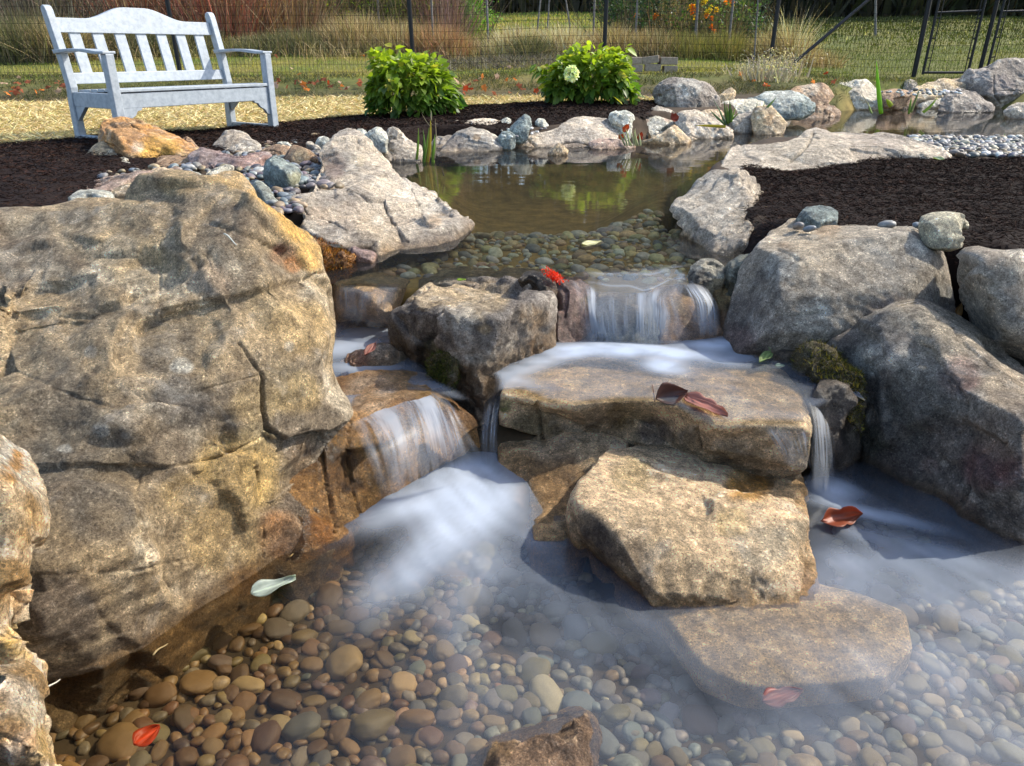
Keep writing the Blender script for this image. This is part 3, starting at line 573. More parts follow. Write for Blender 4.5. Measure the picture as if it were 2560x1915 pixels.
rock('boulder', 'dark dome shaped boulder with a sunlit brown ridge at the right edge of the stream', 'Z4',
 [(650,690,2.2),(760,605,2.25),(860,560,2.25),(980,520,2.25),(1080,508,2.25),(1200,560,2.3),(1350,650,2.2),(1547,740,2.15),(1750,830,2.1),(1800,1300,1.75),(1650,1560,1.6),(1547,1585,1.57),(1450,1560,1.60),(1330,1510,1.66),(1200,1440,1.71),(1050,1370,1.78),(850,1260,1.91),(825,1100,1.98),(820,960,2.05),(720,800,2.15)],
 inner=[(760,700,2.14),(960,560,2.14),(1080,545,2.12),(1130,640,2.03),(1160,760,1.95),(1180,900,1.86),(1230,950,1.82),(1330,960,1.76),(1450,1010,1.68),(1540,1050,1.63),(860,720,2.05),(960,760,2.0),(1000,950,1.92),(900,1100,1.93),(1060,1180,1.84),(1200,1180,1.76),(1300,1300,1.70),(1400,1180,1.66),(1540,1300,1.58),(1400,830,1.88),(1300,720,1.98),(1500,900,1.84),(1700,1050,1.68)],
 zb=ZL, th=.45, pal='dark', sub=7, sm=1, chip=16, chipd=.028, amp=.028, sink=.2, fine=1.3,
 blobs=[(1200,650,110,(.46,.40,.31),.8),(1350,770,110,(.44,.38,.30),.8),(1480,900,90,(.46,.38,.28),.7),(1050,560,80,(.46,.41,.33),.8),(900,600,70,(.36,.34,.30),.6),(1260,830,70,(.26,.15,.14),.8),(860,760,60,LI,.45),(1400,1230,90,(.22,.11,.11),.8),(1450,1100,90,(.38,.33,.29),.6),(1300,960,60,(.40,.39,.37),.6),(1120,1240,30,(.50,.38,.36),.5),(1180,1220,16,W_,.7),(1100,900,120,(.10,.105,.095),.7),(950,1050,110,(.10,.105,.095),.7),(850,1130,60,(.07,.08,.06),.7),(1250,1450,90,(.13,.09,.07),.6)],  # pale slope patches paint sun, dark left patches paint shade, beside lichen
 cracks=[([(880,760),(885,900),(850,1050),(845,1200)],6,.014),([(1210,820),(1290,930),(1290,1060),(1250,1100)],9,.022),([(1200,600),(1330,730),(1450,830),(1560,900)],6,.018),([(1350,1180),(1480,1120),(1580,1060)],8,.022),([(830,930),(1020,860)],4,.006)])
rock('boulder', 'brown grey slab standing behind the two right hand boulders', 'Z4', [(1168,290,2.62),(1175,245,2.7),(1210,225,2.75),(1300,235,2.75),(1450,215,2.8),(1547,208,2.8),(1750,240,2.8),(1850,500,2.7),(1800,900,2.3),(1547,800,2.3),(1350,700,2.35),(1250,620,2.4),(1225,470,2.5)], zb=-.25, lean=.25, th=.35, pal='grey', chip=20, chipd=.05, amp=.035, sub=6, sink=.2, wetz=-9,
 blobs=[(1400,225,160,(.50,.47,.42),.7),(1300,320,110,(.25,.21,.18),.6)], cracks=[([(1250,430),(1350,350),(1450,300),(1560,270)],8,.03)], steps=[([(1560,262),(1450,300),(1350,350),(1255,425)],60,-.03)])
rock('boulder', 'pale grey boulder with slanting grain at the pond outlet', 'Z3',
 [(175,1195),(215,1150),(262,1115),(330,1040),(405,985),(480,978),(570,975),(625,1000),(660,1050),(690,1100),(745,1225),(800,1290),(845,1310),(800,1375),(710,1430),(620,1460),(500,1478),(420,1455),(330,1390),(240,1310)],
 inner=[(560,1010,-.02),(640,1150,-.1),(600,1240,-.12),(640,1300,-.16),(760,1320,-.08),(480,1200,-.05),(380,1150,.05),(300,1220,.02),(450,1350,-.05),(600,1400,-.1),(340,1300,.0)],
 zb=ZP, lean=.75, th=.5, pal='shale', sub=7, sm=2, amp=.022, chip=6, chipd=.012, strata=.012, sax=(-.7,.3,.75), swid=.045, sink=.15, fine=1.4, blobs=[(640,1250,80,(.50,.42,.32),.6),(400,1150,110,(.42,.42,.40),.5)])
rock('boulder', 'long low pale ridge of rock between the pond and the right mulch bed', 'Z3',
 [(440,985),(470,920),(520,845),(600,850),(700,862),(780,840),(850,815),(910,790),(960,755),(1010,738),(1060,748),(1200,788),(1300,785),(1400,768),(1500,785),(1600,815),(1700,850),(1795,900),(1780,925),(1650,925),(1500,920),(1330,935),(1200,950),(1080,965),(960,960),(820,990),(650,1005),(520,1000)],
 inner=[(960,800,.05),(920,880,-.05),(1100,870,-.05),(600,930,0),(1300,850,-.02),(1500,850,.0),(800,900,.02),(1080,800,.12)],
 zb=-.02, lean=.8, th=.45, pal='shale', sub=7, sm=2, amp=.020, chip=10, chipd=.015, sink=.12, wetz=-9, blobs=[(900,900,120,(.50,.45,.37),.5),(1350,830,80,(.28,.24,.21),.6)], cracks=[([(870,930),(960,850),(1000,770)],6,.03)])
rock('rock', 'small grey stone at the mulch edge behind the block shaped boulder', 'Z4', [(522,140),(530,110),(562,72),(620,65),(680,78),(705,100),(712,140),(620,160)], zb=.05, lean=.1, th=.2, pal='blue', amp=.06, sink=.05, wetz=-9)
rock('rock', 'smooth cream oval stone resting on the right mulch bed', 'Z4', [(1072,140),(1085,115),(1130,97),(1200,92),(1265,100),(1305,135),(1312,165),(1285,200),(1220,212),(1150,208),(1110,190)], zb=.075, lean=.06, th=.18, pal='pale', amp=.012, sm=6, sink=.03, wetz=-9, fine=.3, blobs=[(1190,150,150,(.60,.58,.44),.6)])
rock('rock', 'dark wet rock in the cleft below the moss, beside the dark dome boulder', 'Z4', [(560,830,2.12),(620,790,2.18),(720,780,2.2),(850,860,2.15),(870,1000,2.1),(860,1150,2.02),(870,1290,1.95),(760,1310,1.94),(650,1290,1.96),(610,1150,2.02),(600,980,2.06)], zb=ZL, th=.35, pal='dark', amp=.06, allwet=.7, sub=7, sink=.1, blobs=[(700,900,80,(.10,.09,.075),.7)])  # shadow of the cleft put into this rock's dark colour, besides wetness
rock('rock', 'dark mossy shelf between the block shaped boulder and the dark dome boulder', 'Z4', [(380,735,2.3),(450,715,2.35),(600,690,2.35),(800,650,2.35),(900,620,2.4),(900,760,2.25),(800,840,2.15),(650,830,2.16),(520,800,2.2),(430,780,2.24)], zb=-.3, th=.3, pal='dark', amp=.07, allwet=.6, sink=.12, blobs=[(620,760,120,(.07,.065,.04),.8)])
# near left corner
rock('boulder', 'rough white and orange rock cut by the left picture edge, upper of two', 'Z7', [(-150,90,.99),(0,98,.98),(60,110,.97),(108,170,.95),(150,250,.93),(170,360,.92),(187,470,.90),(175,560,.89),(150,650,.88),(148,750,.87),(158,850,.86),(140,960,.85),(135,1050,.85),(170,1150,.84),(178,1260,.83),(160,1500,.83),(0,1600,.8),(-200,1500,.8)], zb=-.5, th=.3, pal='gran', sub=7, sm=2, amp=.03, base=False, wetz=-9, sink=.0, fine=1.5,
 inner=[(0,300,.83),(60,500,.82),(30,800,.79),(60,1100,.78),(-150,600,.8)],
 blobs=[(50,180,60,(.62,.61,.58),.8),(75,200,26,(.50,.26,.06),.9),(40,280,24,(.50,.26,.06),.9),(110,830,80,(.48,.27,.08),.8),(90,700,60,(.44,.28,.12),.6),(110,1050,70,(.60,.42,.12),.8),(60,480,50,(.58,.50,.36),.6),(20,230,14,(.5,.26,.06),.9)])
rock('boulder', 'rough white and orange rock cut by the left picture edge, lower of two', 'Z7', [(-150,1080,.82),(0,1105,.81),(50,1130,.80),(110,1190,.79),(165,1260,.78),(200,1340,.77),(230,1450,.76),(270,1540,.75),(298,1600,.74),(308,1700,.73),(300,1900,.7),(-150,2000,.7)], zb=-.5, th=.25, pal='gran', sub=7, sm=2, amp=.035, base=False, wetz=-9, sink=.0, fine=1.5,
 inner=[(0,1300,.72),(80,1450,.70),(120,1650,.67),(-50,1600,.66)],
 blobs=[(60,1300,60,(.60,.58,.54),.7),(150,1400,60,(.56,.50,.38),.6),(200,1550,60,(.56,.40,.16),.7),(60,1550,70,(.40,.24,.13),.7),(280,1620,30,(.60,.42,.10),.9),(20,1200,30,(.3,.3,.28),.5)])
# the long slab tongue on the left bank
rock('boulder', 'long grey brown slab boulder sloping down to a point in the pond, left bank', 'B',
 [(610,390,4.35),(650,350,4.5),(710,300,4.6),(745,240,4.7),(810,195,4.8),(880,168,4.85),(950,185,4.85),(1030,240,4.7),(1100,325,4.6),(1200,400,4.45),(1300,480,4.35),(1400,580,4.2),(1500,640,4.12),(1620,700,4.05),(1710,780,3.95),(1770,900,3.8),(1850,950,3.7),(1960,985,3.62),(2035,1005,3.6),(2065,1060,3.55),(2040,1140,3.45),(1950,1185,3.35),(1900,1240,3.25),(1700,1290,3.15),(1500,1310,3.10),(1300,1350,3.05),(1170,1390,2.98),(1050,1350,3.05),(900,1320,3.0),(800,1290,3.0),(700,1250,3.02),(600,1210,3.05),(520,1170,3.1),(450,1100,3.15),(470,1010,3.25),(380,930,3.3),(275,910,3.3),(300,850,3.4),(345,765,3.55),(500,752,3.65),(640,752,3.85),(615,560,4.1)],
 inner=[(920,760,3.62),(640,765,3.55),(930,650,3.86),(860,560,4.1),(740,640,4.2),(900,480,4.15),(760,380,4.3),(880,250,4.6),(1100,600,4.0),(1300,760,3.75),(1100,860,3.5),(700,900,3.35),(1500,900,3.55),(1550,1050,3.35),(1380,1180,3.18),(1650,1150,3.22),(1850,1100,3.3),(900,1100,3.15),(1150,1240,3.05),(700,1120,3.15)],
 zb=ZP, th=.5, pal='shale', sub=8, sm=2, amp=.018, chip=18, chipd=.02, strata=.006, sax=(-.4,.6,.7), swid=.06, sink=.15, fine=1.6,
 blobs=[(750,580,34,(.18,.13,.12),.8),(780,480,30,(.17,.13,.11),.7),(680,500,26,(.22,.17,.14),.7),(370,940,20,(.40,.26,.12),.9),(400,1060,14,(.50,.30,.06),.9),(600,1000,40,(.34,.27,.21),.6),(900,1000,50,(.35,.28,.22),.5),(1100,1100,50,(.44,.36,.26),.6),(1300,1250,40,(.50,.42,.30),.6),(1500,700,40,(.46,.46,.45),.6),(1650,900,40,(.50,.50,.48),.6),(1700,1060,26,(.48,.36,.24),.6),(1260,780,9,W_,.9),(980,470,22,(.52,.46,.34),.6),(520,1100,24,W_,.7),(1150,1030,20,W_,.7),(900,380,40,(.30,.29,.27),.5)],  # dark upper left patches paint the shaded side into the rock colour
 cracks=[([(620,1000),(720,1070),(860,1130)],4,.010),([(900,760),(1000,800),(1100,840),(1220,850),(1240,950),(1330,1070),(1400,1190),(1450,1240)],3.5,.018),([(900,240),(1000,330),(1080,420)],3,.012),([(1480,730),(1560,900),(1600,1030)],3,.008),([(275,910),(400,915),(450,930),(500,990)],3,.012)],
 steps=[([(1000,800),(1100,838),(1220,850),(1330,1070),(1450,1240)],25,.02)])
rock('rock', 'dark wedge of rock under the tip of the long slab beside the orange moss', 'B', [(880,1330),(930,1290),(1050,1310),(1130,1340),(1170,1400),(1100,1440),(960,1430),(890,1400)], zb=ZP, lean=.05, th=.2, pal='purp', amp=.04, sink=.1)
# left bank group, in front of the bench
L_ = [
 ('large orange brown boulder with one flat face in front of the bench', 'A', [(335,310),(340,240),(362,150),(410,88),(510,80),(640,85),(760,110),(900,170),(1050,248),(1180,300),(1270,390),(1340,415),(1270,500),(1150,515),(1000,490),(860,548),(740,550),(620,530),(480,470)], 0., .35,.35,'org', dict(sub=7,blobs=[(900,430,60,(.56,.34,.07),.8),(1050,420,40,(.54,.33,.08),.7),(450,150,26,(.30,.19,.10),.6),(700,380,20,(.5,.46,.42),.6),(600,200,30,(.32,.22,.13),.5),(500,300,50,(.46,.25,.10),.5)],inner=[(450,200,-.12),(700,200,0),(800,400,-.05),(1050,380,-.02),(600,450,-.1)],cracks=[([(330,330),(450,360),(560,450),(640,530)],4,.03),([(560,80),(640,150),(720,200)],3,.02)],strata=.008,sax=(.5,.2,.8),swid=.05)),
 ('rounded tan rock leaning on the left foot of the orange boulder', 'A', [(80,560),(120,510),(180,440),(240,380),(300,340),(350,325),(420,350),(500,400),(560,450),(605,510),(560,570),(400,600),(200,600),(110,585)], -.02, .2,.3,'tan', {}),
 ('small brown rock behind the right end of the orange boulder', 'A', [(1175,292),(1222,268),(1265,290),(1300,340),(1355,400),(1290,415),(1220,350)], 0.03,.05,.12,'brn', {}),
 ('round shouldered grey rock nearest the right bench leg', 'A', [(1505,385),(1530,340),(1570,310),(1610,245),(1650,210),(1700,205),(1790,222),(1870,275),(1950,300),(2010,345),(2015,390),(1950,440),(1860,475),(1750,470),(1600,430)], 0.,.3,.3,'grey', dict(blobs=[(1700,280,30,(.34,.27,.2),.5)])),
 ('flat pinkish rock behind the row of brown rocks near the bench', 'B', [(-20,300),(40,285),(100,283),(200,300),(260,330),(200,360),(100,365),(0,370)], -.0,.15,.2,'pink', {}),
 ('dark brown rock beside the grey round shouldered rock', 'B', [(0,400),(60,370),(120,335),(200,322),(280,325),(335,350),(300,420),(260,490),(180,470),(100,440)], -.02,.15,.25,'brn', {}),
 ('olive brown rock between the blue grey block and the long slab', 'B', [(265,450),(300,385),(350,335),(420,330),(500,360),(560,400),(605,450),(600,495),(520,515),(440,585),(380,560),(300,520)], -.03,.15,.25,'brn', dict(blobs=[(420,430,30,(.30,.27,.18),.6)])),
 ('purple and pink slab lying behind the yellow topped boulder', 'A', [(1268,470),(1300,440),(1380,400),(1450,383),(1500,420),(1600,435),(1700,470),(1850,480),(1960,455),(2060,438),(2108,490),(2070,560),(2055,640),(2030,695),(1920,695),(1860,620),(1700,590),(1550,610),(1400,640),(1290,595)], -.02,.3,.3,'purp', dict(blobs=[(1950,600,60,(.40,.25,.21),.7),(1400,500,40,(.20,.18,.18),.5)])),
 ('low brown rock between the orange boulder and the purple slab', 'A', [(840,560),(900,520),(960,488),(1050,475),(1130,495),(1180,520),(1265,490),(1290,600),(1180,600),(1050,600),(920,615),(850,600)], -.01,.12,.22,'brn', {}),
 ('blue grey faceted block among the left bank pebbles', 'B', [(88,600),(100,520),(112,475),(170,433),(230,455),(300,485),(380,535),(415,585),(405,660),(350,740),(320,790),(280,812),(210,790),(120,700)], -.02,.12,.2,'blue', dict(sm=1,amp=.02,inner=[(270,560,-.1),(150,600,-.05),(330,660,-.08),(170,470,-.02)],blobs=[(370,640,26,(.38,.38,.22),.6),(180,560,30,(.24,.32,.35),.6)])),
 ('smooth grey oval stone beside the yellow edge of the huge boulder', 'B', [(-20,700),(10,665),(60,680),(120,735),(180,810),(215,880),(205,930),(140,955),(90,920),(40,850)], 0.0,.15,.2,'blue', dict(sm=6,amp=.012,fine=.3,blobs=[(100,800,90,(.28,.29,.25),.6)])),
 ('cream rounded stone above the yellow topped boulder', 'A', [(745,740),(800,680),(870,620),(960,598),(1040,605),(1095,640),(1125,685),(1020,710),(900,750),(800,775)], .02,.15,.2,'beige', dict(sm=4)),
 ('small brown stone touching the cream rounded stone', 'A', [(1045,605),(1090,580),(1135,572),(1180,600),(1195,640),(1160,675),(1115,665)], .02,.05,.1,'pink', {}),
 ('flat pinkish slab at the edge of the left mulch bed', 'A', [(160,835),(175,775),(250,735),(350,705),(520,688),(700,650),(800,640),(870,640),(800,700),(740,760),(600,760),(440,850),(300,860)], .02,.3,.25,'pink', {}),
 ('tan pointed stone right behind the top of the huge boulder', 'A', [(400,870),(470,825),(560,775),(640,752),(675,765),(690,805),(660,880),(500,890)], .05,.1,.15,'tan', {}),
 ('pale green flat stone behind the yellow topped boulder', 'A', [(1405,680),(1450,640),(1520,600),(1600,575),(1680,570),(1715,590),(1640,640),(1520,690)], .03,.1,.15,'pale', dict(sm=4)),
 ('white flat stone tucked behind the left top of the huge boulder', 'A', [(-20,910),(30,870),(90,850),(200,843),(320,850),(400,870),(430,920),(200,930),(0,950)], .07,.06,.2,'white', dict(sm=4)),
 ('blue grey pebble cluster stone at the tan rock, the left one', 'A', [(215,600),(250,520),(320,490),(380,510),(435,550),(380,600),(300,625)], -.02,.08,.12,'blue', {}),
 ('whitish ribbed stone below the tan rounded rock', 'A', [(320,610),(380,570),(450,553),(530,560),(560,600),(540,650),(440,660),(360,640)], -.02,.08,.12,'white', {}),
 ('pale lump of stone at the foot of the orange boulder', 'A', [(475,540),(500,500),(560,488),(620,520),(660,570),(630,620),(560,610)], -.01,.08,.12,'pale', {}),
 ('striped black and white stone below the orange boulder', 'A', [(650,620),(700,575),(760,570),(830,590),(840,630),(760,650),(690,650)], -.02,.06,.1,'dark', {}),
 ('pale green rippled stone beside the yellow topped boulder', 'A', [(1135,690),(1180,650),(1250,640),(1340,655),(1400,690),(1300,720),(1190,715)], .03,.08,.12,'white', {}),
 ('grey slab end at the left shore behind the long slab', 'B', [(1000,260),(1040,240),(1120,245),(1200,290),(1280,340),(1320,400),(1340,470),(1280,480),(1180,420),(1080,340)], ZP,.3,.2,'shale', {}),
 ('tall grey shore rock left of the iris blades', 'B', [(1235,340),(1240,280),(1260,250),(1350,210),(1400,200),(1440,240),(1500,290),(1560,330),(1580,400),(1560,470),(1440,480),(1330,480),(1290,420)], ZP,.25,.3,'shale', dict(blobs=[(1300,300,24,(.2,.2,.2),.6)])),
 ('round pale stone on top of the tall grey shore rock', 'B', [(1245,200),(1260,160),(1310,143),(1360,160),(1390,200),(1340,225),(1270,225)], .04,.05,.12,'grey', dict(sm=5,amp=.02)),
 ('large rounded white stone with dark veins near the left shore', 'B', [(1048,215),(1080,180),(1140,152),(1190,150),(1230,190),(1250,240),(1225,278),(1160,265),(1090,240)], .03,.08,.15,'white', dict(sm=3,amp=.03)),
 ('small grey white stone right behind the peak of the long slab', 'B', [(950,185),(980,160),(1020,158),(1050,185),(1045,220),(1010,230),(975,215)], .05,.04,.1,'white', dict(sm=4,amp=.02)),
 ('white rounded stone left of the long slab peak', 'B', [(575,290),(600,245),(650,235),(700,255),(722,290),(700,320),(630,310)], .02,.05,.1,'white', dict(sm=4,amp=.02)),
 ('flat white stone on the mulch edge by the brown rocks', 'B', [(205,295),(240,285),(300,290),(350,325),(330,345),(270,325)], .02,.05,.1,'white', dict(sm=4,amp=.02)),
 ('grey stone between the olive rock and the long slab', 'B', [(530,400),(560,365),(610,370),(625,420),(610,470),(570,440)], -.02,.05,.1,'grey', {}),
 ('small brown grey stone beside the olive brown rock', 'B', [(480,290),(530,285),(570,310),(610,345),(560,350),(500,330)], .02,.05,.1,'grey', {}),
]
for lb, c_, ol, zb_, ln_, th_, pal_, kw in L_:
    kw = dict(kw); kw.setdefault('wetz', zb_ if zb_ == ZP else NW); kw.setdefault('amp', .045); kw.setdefault('chip', 9); kw.setdefault('chipd', .035)
    rock('rock', lb, c_, ol, zb=zb_, lean=ln_, th=th_, pal=pal_, sink=.08, grow=1.07, group='rocks edging the left bank', **kw)
# far shore
N_ = [
 ('long low slab on the far shore behind the iris blades', 'C', [(30,310),(110,275),(200,240),(300,228),(430,213),(620,208),(850,193),(980,195),(1060,215),(1092,280),(1095,350),(1000,400),(700,470),(420,490),(200,410),(100,380)], ZP,.35,.4,'shale', {}),
 ('dark sided hump backed rock at the far waterline', 'C', [(425,500),(480,460),(560,400),(640,325),(720,295),(800,278),(900,300),(980,340),(1060,375),(1115,440),(1095,490),(980,510),(850,530),(650,530),(480,530)], ZP,.25,.3,'grey', dict(blobs=[(600,430,30,(.16,.14,.13),.6),(850,370,12,(.3,.2,.1),.7)])),
 ('small white block on the far bank, left of the pair', 'C', [(1068,215),(1110,185),(1180,158),(1222,175),(1240,235),(1205,275),(1130,262)], .07,.06,.14,'white', {}),
 ('blue grey split stone on the far bank', 'C', [(1228,270),(1260,215),(1310,165),(1380,123),(1430,150),(1445,240),(1400,300),(1330,315),(1260,305)], .05,.08,.16,'blue', {}),
 ('tan sliver of stone on the far bank beside the blue grey one', 'C', [(1440,175),(1490,158),(1515,190),(1500,225),(1455,240)], .07,.04,.1,'tan', {}),
 ('white toothlike stone on the far bank', 'C', [(1500,200),(1530,165),(1590,175),(1640,240),(1600,275),(1540,265)], .06,.05,.12,'white', {}),
 ('round white cobble on the far bank', 'C', [(1615,205),(1645,160),(1692,143),(1735,165),(1755,205),(1710,230),(1650,230)], .08,.05,.12,'white', dict(sm=5,amp=.02)),
 ('bluish white boulder sinking behind the wide far slab', 'C', [(1735,215),(1770,180),(1830,160),(1890,170),(1930,200),(1870,235),(1790,235)], .08,.05,.14,'white', dict(sm=4,amp=.02)),
 ('flat blue cobble in the gravel gap of the far bank', 'C', [(1100,355),(1130,315),(1190,303),(1260,330),(1275,360),(1220,385),(1130,385)], -.03,.05,.14,'blue', dict(sm=4)),
 ('wide grey slab with a dark recess at the far waterline', 'S', [(1256,354),(1270,345),(1290,339),(1330,334),(1373,325),(1407,312),(1436,298),(1470,297),(1505,300),(1531,309),(1545,345),(1520,362),(1470,368),(1400,369),(1339,368),(1280,362)], ZP,.4,.5,'shale', dict(sub=7,chip=5,chipd=.01,amp=.03,blobs=[(1285,356,22,(.17,.14,.12),.6),(1430,362,26,(.14,.12,.11),.7)],cracks=[([(1339,366),(1320,350),(1300,345)],4,.05),([(1400,360),(1440,355),(1480,362)],5,.08)])),
 ('pointed tan stone standing in the pond by the far shore', 'C', [(1645,540),(1680,495),(1720,465),(1755,437),(1800,470),(1850,515),(1840,560),(1740,570),(1670,560)], ZP,.06,.1,'tan', dict(sink=.05)),
 ('low pinkish rock at the water right of the pointed tan stone', 'D', [(90,660),(130,625),(220,612),(330,620),(420,645),(490,680),(440,705),(300,715),(200,715),(120,705)], ZP,.12,.25,'pink', {}),
 ('upright pale rough stone on the far bank', 'D', [(275,430),(290,385),(350,362),(430,358),(480,380),(507,412),(490,460),(470,520),(420,560),(370,500),(300,480)], -.03,.12,.2,'white', {}),
 ('rounded stone striped red and grey on the far shore', 'D', [(465,530),(500,470),(545,425),(600,400),(680,395),(760,398),(820,420),(855,460),(862,500),(780,540),(700,600),(600,600),(500,585)], ZP,.2,.3,'pale', dict(sm=4,blobs=[(590,440,16,(.42,.28,.22),.6),(800,430,14,(.45,.27,.22),.6),(700,500,26,(.50,.52,.52),.5)])),
 ('angular brown rock at the water under the striped stone', 'D', [(575,645),(640,610),(720,575),(790,530),(845,495),(890,520),(950,580),(1005,625),(960,655),(850,670),(700,665)], ZP,.12,.25,'tan', dict(sm=1)),
 ('thin pointed grey slab behind the striped stone', 'D', [(490,450),(560,410),(640,360),(715,315),(800,350),(920,400),(900,450),(820,430),(700,430),(560,440)], 0.,.1,.2,'grey', {}),
 ('big round mottled grey boulder right of the flowering shrub', 'D', [(703,210),(712,160),(760,115),(830,80),(900,72),(1000,82),(1060,95),(1110,118),(1150,110),(1200,150),(1235,210),(1265,290),(1240,340),(1150,370),(1000,385),(880,370),(790,335),(725,300)], .03,.2,.5,'dark', dict(sub=7,sm=3,blobs=[(860,130,15,(.10,.09,.09),.8),(1000,150,40,(.42,.44,.44),.5),(900,260,40,(.40,.39,.38),.4)])),
 ('leaning tan splinter of rock beside the round mottled boulder', 'D', [(1235,275),(1270,225),(1330,185),(1390,148),(1425,185),(1415,250),(1350,290),(1270,310)], .06,.1,.2,'tan', {}),
 ('domed grey rock at the water left of the reeds', 'D', [(885,490),(905,420),(935,380),(1000,370),(1070,365),(1160,400),(1230,440),(1320,490),(1385,545),(1380,580),(1250,600),(1100,610),(1000,620),(930,570)], ZP,.22,.3,'shale', {}),
 ('beige stone behind the small green reeds', 'D', [(1085,390),(1150,360),(1230,343),(1290,350),(1330,400),(1300,440),(1200,440)], 0.,.08,.2,'beige', {}),
 ('long pale green slab behind the reeds', 'D', [(1290,320),(1350,285),(1450,265),(1600,258),(1690,290),(1720,340),(1640,385),(1500,390),(1380,390)], .0,.15,.3,'pale', {}),
 ('broad pale blue boulder on the far bank', 'D', [(1555,255),(1620,225),(1700,200),(1820,188),(1930,190),(2040,210),(2100,240),(2145,310),(2080,335),(1950,350),(1850,360),(1720,330)], .02,.2,.35,'blue', dict(blobs=[(1850,230,60,(.46,.48,.46),.6)])),
 ('flat topped grey block between the reeds and the upright tan stone', 'D', [(1345,460),(1400,420),(1470,385),(1560,372),(1610,385),(1612,540),(1540,570),(1440,550),(1370,510)], ZP,.15,.25,'grey', {}),
 ('upright tan stone standing in the water', 'D', [(1588,430),(1600,370),(1640,335),(1700,330),(1770,328),(1800,360),(1850,420),(1895,475),(1870,540),(1800,575),(1700,580),(1610,560)], ZP,.15,.25,'tan', dict(blobs=[(1740,440,20,(.34,.22,.12),.6)])),
 ('small grey stone beside the upright tan stone', 'D', [(1815,365),(1860,335),(1920,355),(1948,415),(1900,440),(1850,430)], ZP,.08,.15,'grey', {}),
 ('low brown rock lying along the upper pond edge', 'S', [(1968,278),(1985,268),(2005,262),(2040,266),(2065,263),(2085,266),(2097,285),(2075,293),(2020,294),(1980,292)], ZP,.2,.4,'brn', {}),
 ('brown rock with a pale pointed top on the upper pond bank', 'E', [(-80,340),(-20,310),(50,290),(140,280),(220,280),(262,315),(312,400),(260,480),(160,490),(40,480),(-40,420)], 0.,.25,.4,'brn', dict(blobs=[(100,310,30,(.5,.45,.38),.7)])),
 ('twin humped pale boulder at the upper pond edge', 'E', [(262,480),(300,430),(325,360),(365,282),(430,285),(490,292),(560,262),(640,254),(690,290),(730,335),(790,390),(840,460),(870,520),(760,535),(600,535),(450,520),(320,500)], ZP,.3,.5,'pale', dict(sub=7,inner=[(480,330,.15),(600,330,0),(400,400,-.02),(650,430,-.05)],blobs=[(620,340,30,(.42,.35,.28),.5)])),
 ('brown and tan slab behind the tall green blade', 'E', [(795,420),(820,360),(900,338),(980,332),(1060,350),(1098,375),(1040,400),(960,420),(880,450)], 0.,.2,.3,'brn', {}),
 ('small square grey stone standing below the gate', 'E', [(1020,320),(1040,260),(1085,238),(1130,255),(1158,290),(1140,340),(1085,362),(1035,345)], .06,.08,.2,'grey', dict(sm=1)),
 ('wide tan slab running towards the dark big boulder', 'E', [(1100,380),(1140,330),(1230,290),(1320,255),(1450,242),(1620,233),(1645,290),(1600,350),(1450,400),(1300,425),(1170,425)], 0.,.35,.4,'tan', dict(strata=.02,sax=(.1,0,1),swid=.12)),
 ('low mossy brown rock at the water by the reeds', 'E', [(900,490),(950,440),(1020,410),(1120,388),(1160,430),(1165,490),(1060,520),(940,515)], ZP,.15,.3,'brn', dict(blobs=[(1000,480,16,(.10,.10,.04),.8)])),
 ('flat white stone at the water behind the small blades', 'E', [(1160,490),(1210,450),(1300,430),(1400,425),(1420,490),(1320,520),(1200,520)], ZP,.1,.2,'pale', {}),
 ('grey domed boulder at the water in front of the dark big boulder', 'E', [(1380,540),(1410,450),(1450,400),(1500,360),(1560,335),(1640,345),(1720,370),(1800,440),(1890,500),(1880,545),(1700,560),(1500,560)], ZP,.25,.4,'dark', dict(sub=7,blobs=[(1560,420,24,(.40,.36,.32),.6)])),
 ('dark big boulder towering at the right end of the pond', 'E', [(1635,300),(1650,220),(1700,160),(1790,142),(1890,135),(1930,95),(2000,70),(2110,48),(2212,60),(2400,100),(2500,250),(2450,420),(2300,450),(2150,480),(2000,500),(1920,480),(1850,420),(1750,400),(1680,360)], ZP+.02,.3,.7,'dark', dict(sub=7,amp=.06,inner=[(1900,180,0),(1930,300,-.1),(2180,250,-.05),(1850,380,-.12),(2050,420,-.1),(2250,380,-.05),(1800,250,.0)],blobs=[(1990,300,40,(.14,.125,.14),.6),(1760,200,40,(.28,.27,.27),.6)],cracks=[([(1905,200),(1915,300),(1925,400),(1980,470)],3,.06),([(1925,350),(2060,345),(2180,360)],2,.04)])),
 ('pale rock at the right frame edge in the upper pond', 'E', [(2030,550),(2080,505),(2150,470),(2230,452),(2400,460),(2420,600),(2250,625),(2130,605)], ZP,.15,.3,'shale', {}),
]
for lb, c_, ol, zb_, ln_, th_, pal_, kw in N_:
    kw = dict(kw); kw.setdefault('wetz', zb_ if zb_ <= ZP+.03 else NW); kw.setdefault('amp', .05); kw.setdefault('chip', 9); kw.setdefault('chipd', .035); kw.setdefault('sink', .08)
    rock('rock', lb, c_, ol, zb=(.0 if c_ == 'C' and zb_ > .04 else zb_), lean=ln_, th=th_, pal=pal_, grow=1.09, group='rocks edging the far shore of the pond', **kw)
